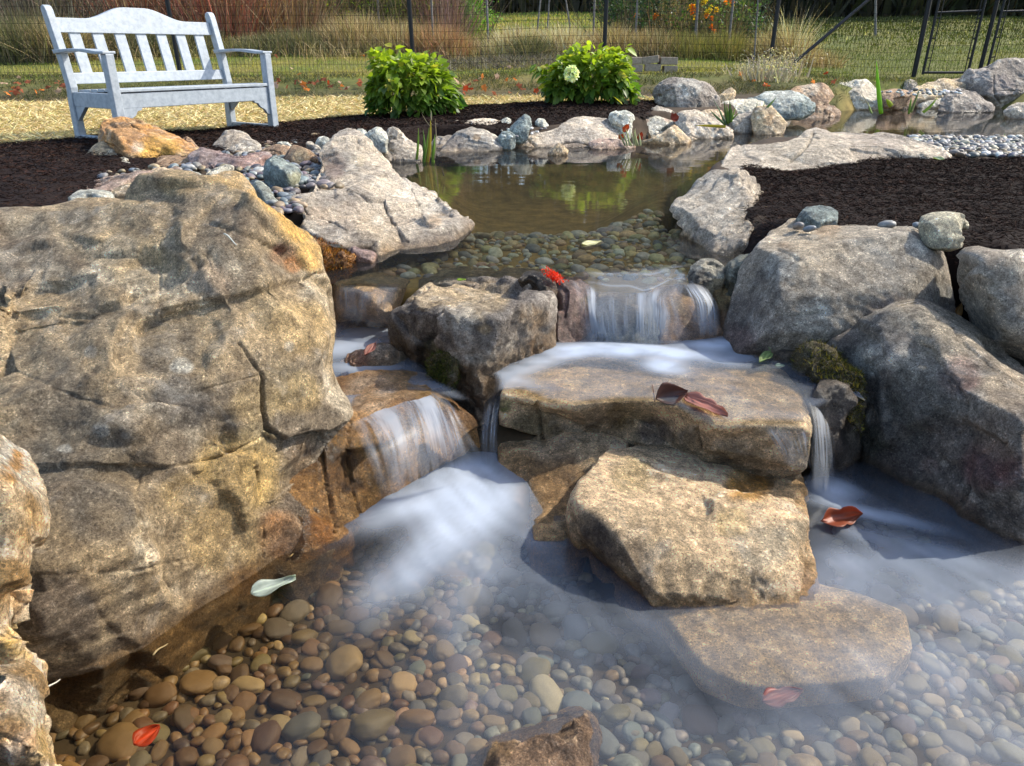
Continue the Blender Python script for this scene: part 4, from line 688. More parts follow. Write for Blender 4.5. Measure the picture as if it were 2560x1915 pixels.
# ================================================================== water
def water_sheet(name, label, poly, z, res, foamf, mat, zf=None, edge=.03):
    p = np.array(poly); lo = p.min(0); hi = p.max(0)
    X, Y, F = grid_mesh(np.arange(lo[0], hi[0]+res, res), np.arange(lo[1], hi[1]+res, res))
    d = sdf(X, Y, poly); keep = d < res; fk = keep[F].all(1)
    idx = -np.ones(len(X), int); used = np.unique(F[fk]); idx[used] = np.arange(len(used)); X = X[used]; Y = Y[used]
    Z = np.full(len(X), z) + (zf(X, Y) if zf else 0)
    return tag(newmesh(name, np.stack([X, Y, Z], -1), idx[F[fk]], mat, True, attrs={'foam': np.clip(foamf(X, Y), 0, 1), 'cover': sst(0, -edge, sdf(X, Y, poly)) if edge else np.ones(len(X))}), label, kind='structure')
def blobsum(X, Y, z, bl):
    f = np.zeros(len(X))
    for px, py, rx, ry, a, ang in bl:       # photo pixel centre -> world, radii in metres
        c_ = PZ(px, py, z); dx, dy = X-c_[0], Y-c_[1]; ca, sa = cos(R(ang)), sin(R(ang))
        u = (dx*ca+dy*sa)/rx; v = (-dx*sa+dy*ca)/ry; g = a*np.exp(-(u*u+v*v)**1.2); f = 1-(1-f)*(1-np.clip(g, 0, 1))
    return f
# upper pond
lipL = pxpoly([(1830,715),(1800,700),(1700,672),(1560,672),(1400,690),(1370,700),(1300,690),(1100,690),(1040,720),(960,700),(830,706)], ZP)
PW = pxpoly([(760,700),(640,600),(900,520),(1080,470),(960,430),(960,385),(1080,355),(1260,345),(1480,345),(1560,335),(1800,318),(1960,285),(2080,270),(2200,258),(2400,254),(2560,270),(2950,280),(3000,400),(2560,395),(2300,392),(2060,385),(1900,410),(1820,440),(1740,500),(1730,560),(1800,640),(1900,690)], ZP)+lipL
water_sheet('water', 'still brown pond reflecting the shrubs', PW, ZP, .05, lambda X, Y: .02+0*X, PONDM, edge=0)
# middle pool and thin sheet over the flat slab
MP = pxpoly([(1235,1000),(1240,960),(1200,900),(1290,880),(1330,840),(1400,830),(1820,830),(1900,900),(2080,930),(2100,1000),(2050,1030),(2022,1066),(1900,1063),(1790,1068),(1700,1030),(1616,1008),(1530,1008),(1433,1018),(1360,1008),(1300,984),(1256,988)], ZM)
MB = [(1500,880,.16,.05,.75,0),(1620,890,.20,.06,.95,-12),(1780,870,.14,.06,.7,10),(1420,890,.12,.05,.6,20),(1330,920,.10,.05,.6,40),(1660,925,.07,.05,.8,-40),(1850,900,.10,.08,.35,0),(1260,960,.05,.12,.5,70)]
def mfoam(X, Y):
    n = fbm(np.stack([X*9+Y*4, Y*14, 0*X], -1), 4)
    return blobsum(X, Y, ZM, MB)*(.9+.7*n)+.12+.09*n
water_sheet('water', 'milky middle pool sliding over the flat slab', MP, ZM+.011, .012, mfoam, POOLM, lambda X, Y: .012*blobsum(X, Y, ZM, MB[:3])+.002*fbm(np.stack([X*8, Y*12, 0*X], -1), 3))
LP = pxpoly([(800,830),(800,800),(850,795),(1000,815),(1010,850),(1040,900),(1080,935),(1160,990),(1180,1010),(1128,1004),(1084,990),(997,998),(935,1014),(874,1045),(840,1050),(780,960),(790,880)], -.275)
LPB = [(860,870,.10,.08,.55,30),(900,920,.12,.04,.4,0),(930,830,.12,.05,.3,0),(1080,960,.06,.05,.15,0)]
water_sheet('water', 'small milky pool beside the huge boulder', LP, -.268, .012, lambda X, Y: blobsum(X, Y, -.27, LPB)*(1+.4*fbm(np.stack([X*8, Y*16, 0*X], -1), 3))+.20, POOLM)
# lower pool
LW = pxpoly([(-300,1950),(-200,1700),(150,1640),(560,1440),(700,1330),(850,1230),(1000,1150),(1120,1120),(1240,1110),(1350,1180),(1500,1230),(1700,1200),(1980,1200),(2050,1160),(2200,1150),(2400,1250),(2700,1300),(3200,1500),(3000,2100),(-300,2100)], ZL)
LB_ = [(1155,1195,.155,.12,.95,60),(1040,1255,.19,.075,.80,32),(1150,1440,.25,.10,.12,0),(2300,1420,.30,.12,.06,0),(1180,1290,.18,.12,.62,70),(1250,1230,.08,.05,.5,70),(1120,1330,.20,.07,.50,60),(1180,1430,.18,.06,.22,80),(1020,1420,.18,.05,.22,50),(1080,1380,.22,.05,.25,65),
  (2085,1225,.06,.06,.9,60),(2170,1280,.15,.03,.6,-28),(2300,1370,.2,.04,.25,-30),(2150,1400,.12,.05,.18,0),(2280,1500,.3,.06,.16,-20),(2500,1470,.25,.08,.24,-10),(2400,1650,.3,.08,.12,0),(1330,1350,.05,.05,.2,0),(2500,1800,.3,.15,.12,0)]
def lfoam(X, Y):
    n = fbm(np.stack([X*5, Y*5, 0*X], -1), 5); n2 = fbm(np.stack([(X*.85+Y*.5)*22, (Y*.85-X*.5)*4, 0*X], -1), 4)
    return blobsum(X, Y, ZL, LB_)*(.92+.35*n+.34*n2)+np.clip(.10+.10*n+.07*n2, 0, 1)*sst(-.55, .15, X+.25*n)
water_sheet('water', 'clear lower pool with white veils of moving water', LW, ZL, .011, lfoam, POOLM, lambda X, Y: .022*blobsum(X, Y, ZL, [LB_[0]])+.0012*fbm(np.stack([X*7, Y*9, 0*X], -1), 3))

def fall(name, label, crop, rows, nu, nv, lo, hi, seed, z0=None, fade=(0.0, 1.0), freq=40, base=.1, ufan=0., lip=0.):
    """rows: list of (points[(x,y)], z or None, D or None) from lip to foot; each point may carry its own D as third item."""
    G = []
    for pts, z in rows:
        P3 = []
        for p in pts:
            x, y = cr(crop, p[0], p[1]); P3.append(PD(x, y, p[2]) if len(p) > 2 else PZ(x, y, z))
        P3 = np.array(P3); t = np.linspace(0, 1, len(P3)); u = np.linspace(0, 1, nu)
        G.append(np.stack([np.interp(u, t, P3[:, k]) for k in range(3)], -1))
    G = np.array(G); tv = np.linspace(0, 1, len(G)); v = np.linspace(0, 1, nv)
    # smooth (Catmull) along the flow
    out = np.zeros((nv, nu, 3))
    for j, vv in enumerate(v):
        s = vv*(len(G)-1); i = min(int(s), len(G)-2); f = s-i
        p0 = G[max(i-1, 0)]; p1 = G[i]; p2 = G[i+1]; p3 = G[min(i+2, len(G)-1)]
        out[j] = .5*((2*p1)+(-p0+p2)*f+(2*p0-5*p1+4*p2-p3)*f*f+(-p0+3*p1-3*p2+p3)*f**3)
    k = np.array([.25, .5, .25])
    for _ in range(int(nu/14)): out[:, 1:-1] = .25*out[:, :-2]+.5*out[:, 1:-1]+.25*out[:, 2:]
    U, V = np.meshgrid(np.linspace(0, 1, nu), v)
    st = fbm(np.stack([U.ravel()*freq, V.ravel()*1.3+seed, 0*U.ravel()+seed], -1), 4, gain=.6).reshape(U.shape)
    st2 = noise3(np.stack([U.ravel()*freq*.3, V.ravel()*.6+seed, 0*U.ravel()+3], -1)).reshape(U.shape)
    st3 = fbm(np.stack([U.ravel()*freq*3.2, V.ravel()*1.1+seed, 0*U.ravel()+seed+5], -1), 3).reshape(U.shape)
    foam = base+(hi-base)*(.10*sst(-.4, .4, st2)+.9*sst(lo-.25, lo+.5, st+.5*st2+.25*st3))*sst(fade[0], fade[0]+.16, V+.06*st)*(1-.3*V)*(1+ufan*(U-.5))
    foam += lip*np.exp(-((V-.10-.04*st2)/.018)**2)+lip*.6*np.exp(-((V-.30-.07*st2)/.02)**2)*(U > .1)  # bright lines along the lip paint sky glint into the foam
    foam = foam+ .3*sst(.75, 1, V)*sst(0, .12, U)*sst(1, .88, U)
    out[:, :, 1] -= .003*st; 
    i = np.arange(nu*nv).reshape(nv, nu); F = np.stack([i[:-1, :-1], i[:-1, 1:], i[1:, 1:], i[1:, :-1]], -1).reshape(-1, 4)
    q_ = out.reshape(-1, 3); fn = np.cross(q_[F[:, 1]]-q_[F[:, 0]], q_[F[:, 2]]-q_[F[:, 0]]).mean(0)
    if fn[2] < 0: F = F[:, ::-1].copy()
    o = newmesh(name, out.reshape(-1, 3), F, FALLM, True, attrs={'foam': np.clip(foam, 0, 1).ravel(), 'cover': (.86*sst(0, .2, V)*sst(0, .26, U+.16*st+.10*st2)*sst(1, .74, U-.16*st+.10*st2)*sst(1.02, .72, V+.2*st)).ravel()})
    return tag(o, label, kind='structure')
fall('water', 'main fall dropping in white strands over the grey ledge', 'F',
 [([(60,215),(400,230),(700,195),(1060,170)], ZP+.001), ([(90,262),(400,280),(650,300),(900,260),(1080,240)], ZP-.002), ([(110,300),(330,345),(550,375),(700,385),(900,322),(1090,360)], ZP-.012),
  ([(150,330,2.55),(340,415,2.53),(560,440,2.49),(700,425,2.49),(850,440,2.46),(1100,440,2.47)], 0), ([(180,500,2.45),(340,560,2.42),(560,560,2.41),(700,560,2.40),(850,560,2.40),(1180,560,2.40)], 0),
  ([(200,700,2.40),(360,720,2.37),(560,720,2.355),(700,730,2.35),(850,720,2.35),(1270,680,2.38)], 0), ([(200,815,2.37),(360,820,2.35),(560,825,2.34),(700,835,2.33),(900,810,2.34),(1310,770,2.37)], 0)],
 260, 90, .02, .80, 2, fade=(.38, 1), freq=13, base=.16, lip=.35)
fall('water', 'thin silky water draping the right end stone of the main fall', 'F',
 [([(980,330),(1080,320),(1180,345)], ZP-.02), ([(1020,390,2.46),(1130,390,2.48),(1240,430,2.5)], 0), ([(1060,500,2.39),(1190,500,2.40),(1290,540,2.44)], 0), ([(1090,750,2.35),(1200,750,2.36),(1312,740,2.40)], 0)], 120, 60, -.05, .7, 9, fade=(.2, 1), freq=22)
fall('water', 'small glassy spill between the tan ledge and the middle boulder', 'Z5',
 [([(110,240),(300,215),(640,205)], ZP-.002), ([(115,262),(330,262),(600,285)], ZP-.010), ([(130,285,2.58),(330,330,2.5),(520,400,2.44)], 0), ([(135,400,2.53),(330,430,2.46),(500,470,2.42)], 0), ([(130,500,2.5),(330,520,2.44),(480,560,2.40)], 0)], 120, 50, .05, .5, 4, fade=(.4, 1), freq=10, base=.06, lip=.25)
fall('water', 'left fall fanning in bright strands over the wet brown boulder', 'H',
 [([(380,400),(600,350),(820,300),(1020,290)], -.262), ([(470,555),(600,493),(820,415),(960,393),(1080,390),(1170,425)], -.264), ([(520,640,1.72),(690,590,1.77),(890,500,1.85),(1020,480,1.87),(1150,490,1.87),(1260,560,1.87)], 0),
  ([(600,840,1.64),(770,790,1.69),(940,700,1.77),(1080,690,1.80),(1220,690,1.82),(1340,710,1.84)], 0), ([(700,1120,1.63),(810,1090,1.68),(970,1030,1.74),(1110,960,1.78),(1270,890,1.81),(1440,820,1.85)], 0)],
 300, 90, -.22, .72, 6, fade=(.14, 1), freq=12, base=.13, ufan=.6)
fall('water', 'fall slipping past the right end of the flat slab', 'G',
 [([(1880,160),(1960,130),(2040,150)], ZM+.002), ([(1960,300,1.86),(2030,300,1.90),(2100,330,1.95)], 0), ([(1985,430,1.765),(2050,440,1.82),(2130,470,1.88)], 0), ([(1990,600,1.75),(2060,600,1.80),(2140,620,1.86)], 0), ([(1990,790,1.72),(2060,790,1.76),(2150,790,1.82)], 0)], 90, 70, .0, .55, 12, fade=(.1, 1), freq=9, base=.06)
fall('water', 'thin skirt of water on the front of the flat slab, right end', 'G',
 [([(1680,380),(1820,390),(1985,400)], ZM+.004), ([(1700,425,1.775),(1840,430,1.772),(2000,440,1.765)], 0), ([(1760,520,1.775),(1880,520,1.77),(2005,520,1.755)], 0), ([(1830,640,1.79),(1920,640,1.78),(2010,650,1.76)], 0)], 100, 50, .05, .5, 15, fade=(.2, 1), freq=14, base=.03)
fall('water', 'dark narrow chute between the middle boulder and the flat slab', 'G',
 [([(60,170),(110,180),(150,190)], ZM+.002), ([(20,300,1.99),(75,300,1.97),(125,300,1.97)], 0), ([(0,450,1.95),(60,450,1.93),(118,450,1.95)], 0), ([(0,620,1.92),(60,630,1.90),(118,620,1.93)], 0)], 60, 50, .1, .5, 19, fade=(.2, 1), freq=8, base=.04)

# ================================================================== pebbles
PT = dict(amber=(.23,.155,.08), tan=(.28,.21,.125), grey=(.22,.215,.20), blue=(.17,.20,.225), olive=(.22,.20,.115), brown=(.17,.12,.08), cream=(.44,.39,.28), purple=(.18,.14,.15), dark=(.11,.11,.12), white=(.58,.60,.58))
def pebshape(k):
    V, F_, E = ico(4); r_ = np.random.default_rng(100+k)
    s = np.array([1, .62+.3*r_.random(), .42+.22*r_.random()]); q = 2.4
    n = (np.abs(V)**q).sum(1)**(1/q); X = V/n[:, None]
    X = X*(1+.16*fbm(V*1.1+k*9, 3)[:, None]); return X*s, F_
SH = [pebshape(k) for k in range(14)]
PM = []
for k, (V, F_) in enumerate(SH):
    me = bpy.data.meshes.new('pebble'); me.vertices.add(len(V)); me.vertices.foreach_set('co', V.astype(np.float32).ravel())
    me.loops.add(len(F_)*3); me.loops.foreach_set('vertex_index', F_.astype(np.int32).ravel()); me.polygons.add(len(F_)); me.polygons.foreach_set('loop_start', (np.arange(len(F_))*3).astype(np.int32))
    me.update(calc_edges=True); me.shade_smooth(); me.materials.append(PEB); PM.append(me)
PL = []   # x, y, z, size(semi), colour name, zone
def place(poly, n, smin, smax, cols, w, zone, mind=.75, zfun=None, pw=2.2):
    q = scatter(poly, n*3); pts = []; keys = list(cols)
    grid = {}
    for x, y in q:
        if len(pts) >= n: break
        s = smin+(smax-smin)*rng.random()**pw; ok = True; gx, gy = int(x/.09), int(y/.09)
        for i in (-1, 0, 1):
            for j in (-1, 0, 1):
                for (a, b, c_) in grid.get((gx+i, gy+j), ()):
                    if (a-x)**2+(b-y)**2 < ((c_+s)*mind)**2: ok = False
        if not ok: continue
        grid.setdefault((gx, gy), []).append((x, y, s)); pts.append((x, y, s))
    zs = zfun(np.array([p[0] for p in pts]), np.array([p[1] for p in pts])) if zfun else terr(np.array([p[0] for p in pts]), np.array([p[1] for p in pts]))
    for (x, y, s), z in zip(pts, zs):
        PL.append((x, y, float(z)+s*.12, s, keys[rng.choice(len(keys), p=np.array(w)/sum(w))], zone))
lowp = pxpoly([(-100,1930),(100,1720),(400,1600),(640,1450),(800,1360),(1000,1260),(1240,1220),(1330,1300),(1450,1420),(1560,1520),(2050,1540),(2100,1300),(2300,1300),(2800,1500),(2900,1990),(-100,1990)], -.58)
place(lowp, 620, .019, .047, ['tan','grey','olive','brown','cream','purple','blue'], [4,3,3,2,1.5,1,1], 'lower pool', .80, pw=1.3)
place(lowp, 1700, .011, .026, ['tan','grey','olive','brown','cream','purple','blue'], [4,3,3,2,1,1,1], 'lower pool', .62, pw=1)
upp = pxpoly([(830,700),(960,620),(1180,570),(1160,520),(1300,510),(1640,520),(1720,600),(1800,670),(1780,700),(1400,690),(1050,690)], ZP-.07)
place(upp, 900, .012, .048, ['olive','grey','tan','dark','cream','brown'], [5,3,3,2.5,1.2,2], 'pond bed', .66, pw=1.7)
midp = pxpoly([(1250,900),(1400,840),(1900,840),(2080,930),(2080,1010),(1900,1000),(1300,960)], -.38)
place(midp, 60, .02, .04, ['tan','grey','brown'], [1,1,1], 'middle pool', .8)
gr = pxpoly([(2270,352),(2360,343),(2460,346),(2560,348),(2750,350),(2750,425),(2560,415),(2470,412),(2380,408),(2320,390),(2260,375)], -.03)
gz = lambda x, y: terr(x, y)+.012
place(gr, 520, .020, .042, ['grey','cream','tan','blue','purple','white'], [5,2,1.5,2,1,2], 'gravel spit', .66, zfun=gz)
place(gr, 420, .018, .035, ['grey','cream','tan','blue'], [5,2,1.5,2], 'gravel spit', .6, zfun=gz)
lg = pg([(430,500),(600,440),(640,430),(700,410),(820,380),(830,470),(880,480),(740,480),(760,540),(700,560),(640,480)])
place(lg, 260, .018, .045, ['grey','blue','purple','tan','white','dark'], [5,3,3,2,.25,3], 'left bank gravel', .62, zfun=lambda x, y: ground_z(x, y)+.02)
lg2 = pg([(200,450),(420,425),(620,345),(560,350),(640,372),(880,330),(900,345),(760,345),(700,420),(600,440),(400,470)])
place(lg2, 220, .02, .04, ['grey','white','blue','tan'], [4,.5,2,2], 'left bank gravel', .62, zfun=lambda x, y: ground_z(x, y)+.02)
cg = pg([(1240,345),(1240,300),(1300,305),(1400,300),(1480,298),(1400,318),(1330,332)])
place(cg, 60, .015, .03, ['grey','white','blue'], [3,3,2], 'far shore gravel', .62, zfun=lambda x, y: ground_z(x, y)-.01)
eg = pg([(2180,232),(2330,222),(2420,228),(2400,240),(2250,240)])
place(eg, 50, .02, .04, ['grey','white'], [3,2], 'far shore gravel', .62, zfun=lambda x, y: ground_z(x, y)+.0)
lm = pg([(1925,590),(1960,580),(2040,590),(2330,600),(2400,590),(2480,600),(2420,620),(2330,620),(2000,620)])
place(lm, 5, .02, .04, ['grey','blue','cream'], [3,2,2], 'gravel by the pale block', .7, zfun=lambda x, y: ground_z(x, y)+.055)
P_ = np.array([(p[0], p[1], p[2]) for p in PL]); qx, qy, qd = proj(P_)
vis = (qx > 0) & (qx < 2560) & (qy > 0) & (qy < 1915) & (qd > .2)
score = np.array([p[3] for p in PL])/qd*vis; order = np.argsort(-score); indiv = set(order[:296].tolist())
rest = []; zone_n = {}
for i, (x, y, z, s, cn, zone) in enumerate(PL):
    rot = Matrix.Rotation(rng.random()*6.28, 3, 'Z') @ Matrix.Rotation(rng.normal()*.22, 3, 'X') @ Matrix.Rotation(rng.normal()*.2, 3, 'Y'); k = int(rng.integers(14))
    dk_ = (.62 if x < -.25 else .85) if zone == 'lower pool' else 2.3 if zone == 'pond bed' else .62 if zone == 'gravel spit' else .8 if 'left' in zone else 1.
    if zone == 'lower pool': cn = cn if rng.random() < .5 else (['tan', 'brown', 'brown', 'amber'][int(rng.integers(4))] if x < -.15+.2*rng.normal() else ['grey', 'grey', 'olive', 'blue'][int(rng.integers(4))])  # browner left, greyer right: missing sky reflection painted into the stone colours
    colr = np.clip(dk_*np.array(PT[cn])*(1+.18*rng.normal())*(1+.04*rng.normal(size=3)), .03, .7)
    fz = .62 if zone == 'pond bed' else .85
    if zone == 'lower pool': ka = float(sst(.05, -.45, x+.12*sin(y*9)))*.8; colr = colr*(1-ka)+colr*np.array([1.05, .80, .45])*ka  # amber tint on the left painted in where water reflects no sky
    if i in indiv:
        o = bpy.data.objects.new('river_stone', PM[k]); COL.objects.link(o)
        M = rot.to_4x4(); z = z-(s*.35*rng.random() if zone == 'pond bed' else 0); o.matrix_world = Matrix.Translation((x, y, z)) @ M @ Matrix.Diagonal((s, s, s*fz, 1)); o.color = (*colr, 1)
        sz = 'large' if s > .047 else 'medium' if s > .035 else 'small'
        px_, py_ = qx[i], qy[i]
        if zone == 'lower pool':
            lk = [('below the huge cracked boulder', 650, 1500), ('near the left bottom corner', 330, 1800), ('near the brown stone at the bottom edge', 1200, 1720), ('in front of the left fall foam', 1000, 1400), ('beside the wedge rock', 1430, 1500), ('in front of the submerged plate', 1900, 1800), ('near the right bottom corner', 2400, 1780), ('under the bottom middle water', 850, 1800), ('off the red wet stone', 2150, 1450)]
            w_ = min(lk, key=lambda t: (t[1]-px_)**2+(t[2]-py_)**2)[0]
            lb = f'{sz} {cn} river stone under water {w_}'; gp = 'river stones on the bed of the lower pool'
        elif zone == 'pond bed': lb = f'{sz} {cn} stone on the pond bed {"left of" if px_ < 1450 else "behind"} the main fall lip'; gp = 'stones on the pond bed'
        else: lb = f'{sz} {cn} pebble in the {zone}'.replace('in the gravel by', 'lying by'); gp = 'loose pebbles in the '+zone
        tag(o, lb, 'stone', gp)
    else:
        V, F_ = SH[k]; V3, F3, _e = ico(3); 
        Vl = V3*np.array([1, .75, .5])*(1+.15*fbm(V3*1.1+i % 50, 2)[:, None]); Rm = np.array(rot)
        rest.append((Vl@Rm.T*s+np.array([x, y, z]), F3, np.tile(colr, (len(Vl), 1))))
V, F_, C = merge(rest)
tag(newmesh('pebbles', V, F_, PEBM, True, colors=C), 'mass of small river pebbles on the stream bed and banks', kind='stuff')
# ================================================================== bench
def boxes(lst):
    Vs, Fs = [], []
    for (c, s, M) in lst:
        c = np.array(c); b = len(Vs)*8
        q = np.array([[x, y, z] for x in (-.5, .5) for y in (-.5, .5) for z in (-.5, .5)])*np.array(s)
        if M is not None: q = q@np.array(M).T
        Vs.append(q+c); Fs += [tuple(b+i for i in f) for f in ((0,1,3,2),(4,6,7,5),(0,4,5,1),(2,3,7,6),(0,2,6,4),(1,5,7,3))]
    return np.concatenate(Vs), Fs
def bevel(o, w=.004, n=2):
    m = o.modifiers.new('bevel', 'BEVEL'); m.width = w; m.segments = n; m.limit_method = 'ANGLE'; m.angle_limit = R(40)
def prism(profile, axis_dir, thick, M, origin):
    """extrude 2-D profile [(a,b)] ; M maps (a,b,t) to 3-D local"""
    n = len(profile); V = [M(a, b, -thick/2) for a, b in profile]+[M(a, b, thick/2) for a, b in profile]
    F = [tuple(range(n))[::-1], tuple(range(n, 2*n))]+[(i, (i+1) % n, n+(i+1) % n, n+i) for i in range(n)]
    return np.array(V), F
def bench_mat():
    m, nt, out = mat_new('weathered_white_paint'); tc = N(nt, 'ShaderNodeTexCoord').outputs['Object']
    n = nz(nt, tc, 26, 7, .7); n2 = nz(nt, tc, 4, 4, .6); n3 = nz(nt, tc, 140, 3, .7)
    c = mixc(nt, ramp(nt, n, .40, .64), (.345, .385, .425), (.24, .275, .31)); c = mixc(nt, ramp(nt, n2, .55, .75, 0, .35), c, (.28, .30, .30)); c = mixc(nt, ramp(nt, n3, .60, .75, 0, .6), c, (.34, .37, .38))
    bs = N(nt, 'ShaderNodeBsdfPrincipled'); L(nt, c, bs.inputs['Base Color']); bs.inputs['Roughness'].default_value = .55
    b = N(nt, 'ShaderNodeBump'); b.inputs['Strength'].default_value = .35; b.inputs['Distance'].default_value = .002; L(nt, n, b.inputs['Height']); L(nt, b.outputs[0], bs.inputs['Normal']); L(nt, bs.outputs[0], out.inputs[0]); return m
BM = bench_mat()
u_ = np.array([.545, .838]); v_ = np.array([.838, -.545])
RL = PZ(212, 357, 0)[:2]; BO = RL+u_*.67+v_*.25
bench = empty('garden_bench', (BO[0], BO[1], 0), math.atan2(u_[1], u_[0]))
tag(bench, 'weathered white wooden garden bench with slatted back on the straw path', 'bench')
def bpart(name, V, F, parent=None, bev=.005):
    me = bpy.data.meshes.new(name); me.from_pydata([tuple(map(float, v)) for v in V], [], F); me.update(); me.materials.append(BM)
    bm = bmesh.new(); bm.from_mesh(me); bmesh.ops.recalc_face_normals(bm, faces=bm.faces); bm.to_mesh(me); bm.free()
    o = bpy.data.objects.new(name, me); COL.objects.link(o); o.parent = parent or bench
    if bev: bevel(o, bev)
    return o
# local axes: X along the bench, -Y to the front, Z up
HL = .67
RP = [(.25,0),(.25,.28),(.235,.38),(.27,.60),(.34,.88),(.355,.905),(.375,.915),(.40,.905),(.405,.88),(.325,.55),(.295,.38),(.31,.28),(.32,0)]
for s in (-1, 1):
    X0 = s*HL
    V, F = prism(RP, None, .055, lambda a, b, t: (X0+t, a, b), None); bpart('back_post', V, F)
    V, F = boxes([((X0, -.25, .3), (.06, .065, .60), None)]); bpart('front_leg', V, F)
    AP = [(.33,.0),(.345,.012),(.10,.022),(-.05,.018),(-.20,.0),(-.28,-.0),(-.28,-.022),(-.18,-.024),(.0,-.004),(.15,-.003),(.33,-.022)]
    prof = [(a, .618+b*.8) for a, b in AP]
    V, F = prism(prof, None, .095, lambda a, b, t: (X0+t, a, b), None); bpart('arm_rest', V, F)
    V, F = boxes([((X0, .02, .30), (.034, .50, .10), None)]); bpart('side_rail', V, F)
    V, F = boxes([((X0, .02, .03), (.036, .50, .055), None)]); bpart('foot_rail', V, F)
    # brackets
    BR = [(0,0),(.15,0),(.145,-.018),(.11,-.026),(.09,-.055),(.05,-.075),(.03,-.105),(.0,-.12)]
    V, F = prism([(X0-s*.03-s*a, .255+b) for a, b in BR], None, .03, lambda a, b, t: (a, -.25+t, b), None); bpart('bracket', V, F, bev=.003)
    V, F = prism([(a, b) for a, b in [(.25,.252),(.12,.252),(.25,.15)]], None, .03, lambda a, b, t: (X0+t, a, b), None); bpart('bracket', V, F, bev=.003)
V, F = boxes([((0, -.25, .30), (2*HL-.06, .032, .10), None)]); bpart('front_apron', V, F)
V, F = boxes([((0, .26, .30), (2*HL-.055, .03, .09), None)]); bpart('rear_apron', V, F)
st = []
for k in range(6): 
    yy = -.235+.088*k; zz = .372-.004*k-(.004 if k == 0 else 0)
    V, F = boxes([((0, yy, zz), (2*HL-(.064 if k == 0 or k == 5 else .04), .080, .022), None)]); bpart('seat_slat', V, F, bev=.004)
def yb(z): return .265+(z-.38)*(.385-.265)/.52
ang = math.atan2(.12, .52)
V, F = prism([(x, z) for x, z in ([(-HL+.028,.40),(HL-.028,.40),(HL-.028,.475),(-HL+.028,.475)])], None, .035, lambda a, b, t: (a, yb(b)+.01+t, b), None); bpart('lower_back_rail', V, F)
top = [(-HL+.028,.74),(HL-.028,.74),(HL-.028,.835)]
for x in np.linspace(HL-.05, -HL+.05, 33):
    k = abs(x)/HL; hgt = .836+.085*(1-sst(.12, .62, k)); top.append((float(x), float(hgt)))
top.append((-HL+.028,.835))
V, F = prism(top, None, .038, lambda a, b, t: (a, yb(b)+.01+t, b), None); bpart('top_rail', V, F, bev=.004)
for k in range(7):
    x = -HL+.028+(2*HL-.056)*(k+.93)/7.86-.03
    x = -.52+k*(1.04/6)
    V, F = prism([(x-.042,.47),(x+.042,.47),(x+.042,.745),(x-.042,.745)], None, .018, lambda a, b, t: (a, yb(b)+.012+t, b), None); bpart('back_slat', V, F, bev=.003)

# ================================================================== leaves, shrubs
def leafcloud(P, Nrm, ln, wd, cols, droop=.35, curl=.25):
    """pointed folded leaves: each 8 verts / 6 faces"""
    n = len(P); a = Nrm+rng.normal(size=(n, 3))*.45; a[:, 2] -= droop; a /= np.linalg.norm(a, axis=1)[:, None]
    up = np.tile([0, 0, 1.], (n, 1))+rng.normal(size=(n, 3))*.55+Nrm*.5; s = np.cross(a, up); s /= np.linalg.norm(s, axis=1)[:, None]; w = np.cross(s, a)
    L_, W2 = ln[:, None], wd[:, None]*.5
    def pt(t, sd, lift): return P+a*L_*t+s*W2*sd+w*(lift*W2)-np.array([0, 0, 1.])*(curl*L_*t*t)
    vs = [pt(0, 0, 0), pt(.28, -.85, .28), pt(.28, 0, -.05), pt(.28, .85, .28), pt(.62, -.78, .25), pt(.62, 0, -.05), pt(.62, .78, .25), pt(1, 0, 0)]
    V = np.stack(vs, 1).reshape(-1, 3); b = np.arange(n)*8
    t3 = np.concatenate([np.stack([b+i, b+j, b+k, b+k], -1) for i, j, k in ((0, 2, 1), (0, 3, 2), (4, 5, 7), (5, 6, 7))])
    tri = t3[:, :3]; q = np.concatenate([np.stack([b+1, b+2, b+5, b+4], -1), np.stack([b+2, b+3, b+6, b+5], -1)])
    tq = np.concatenate([q[:, [0, 1, 2]], q[:, [0, 2, 3]]])
    return V, np.concatenate([tri, tq]), np.repeat(cols, 8, 0)
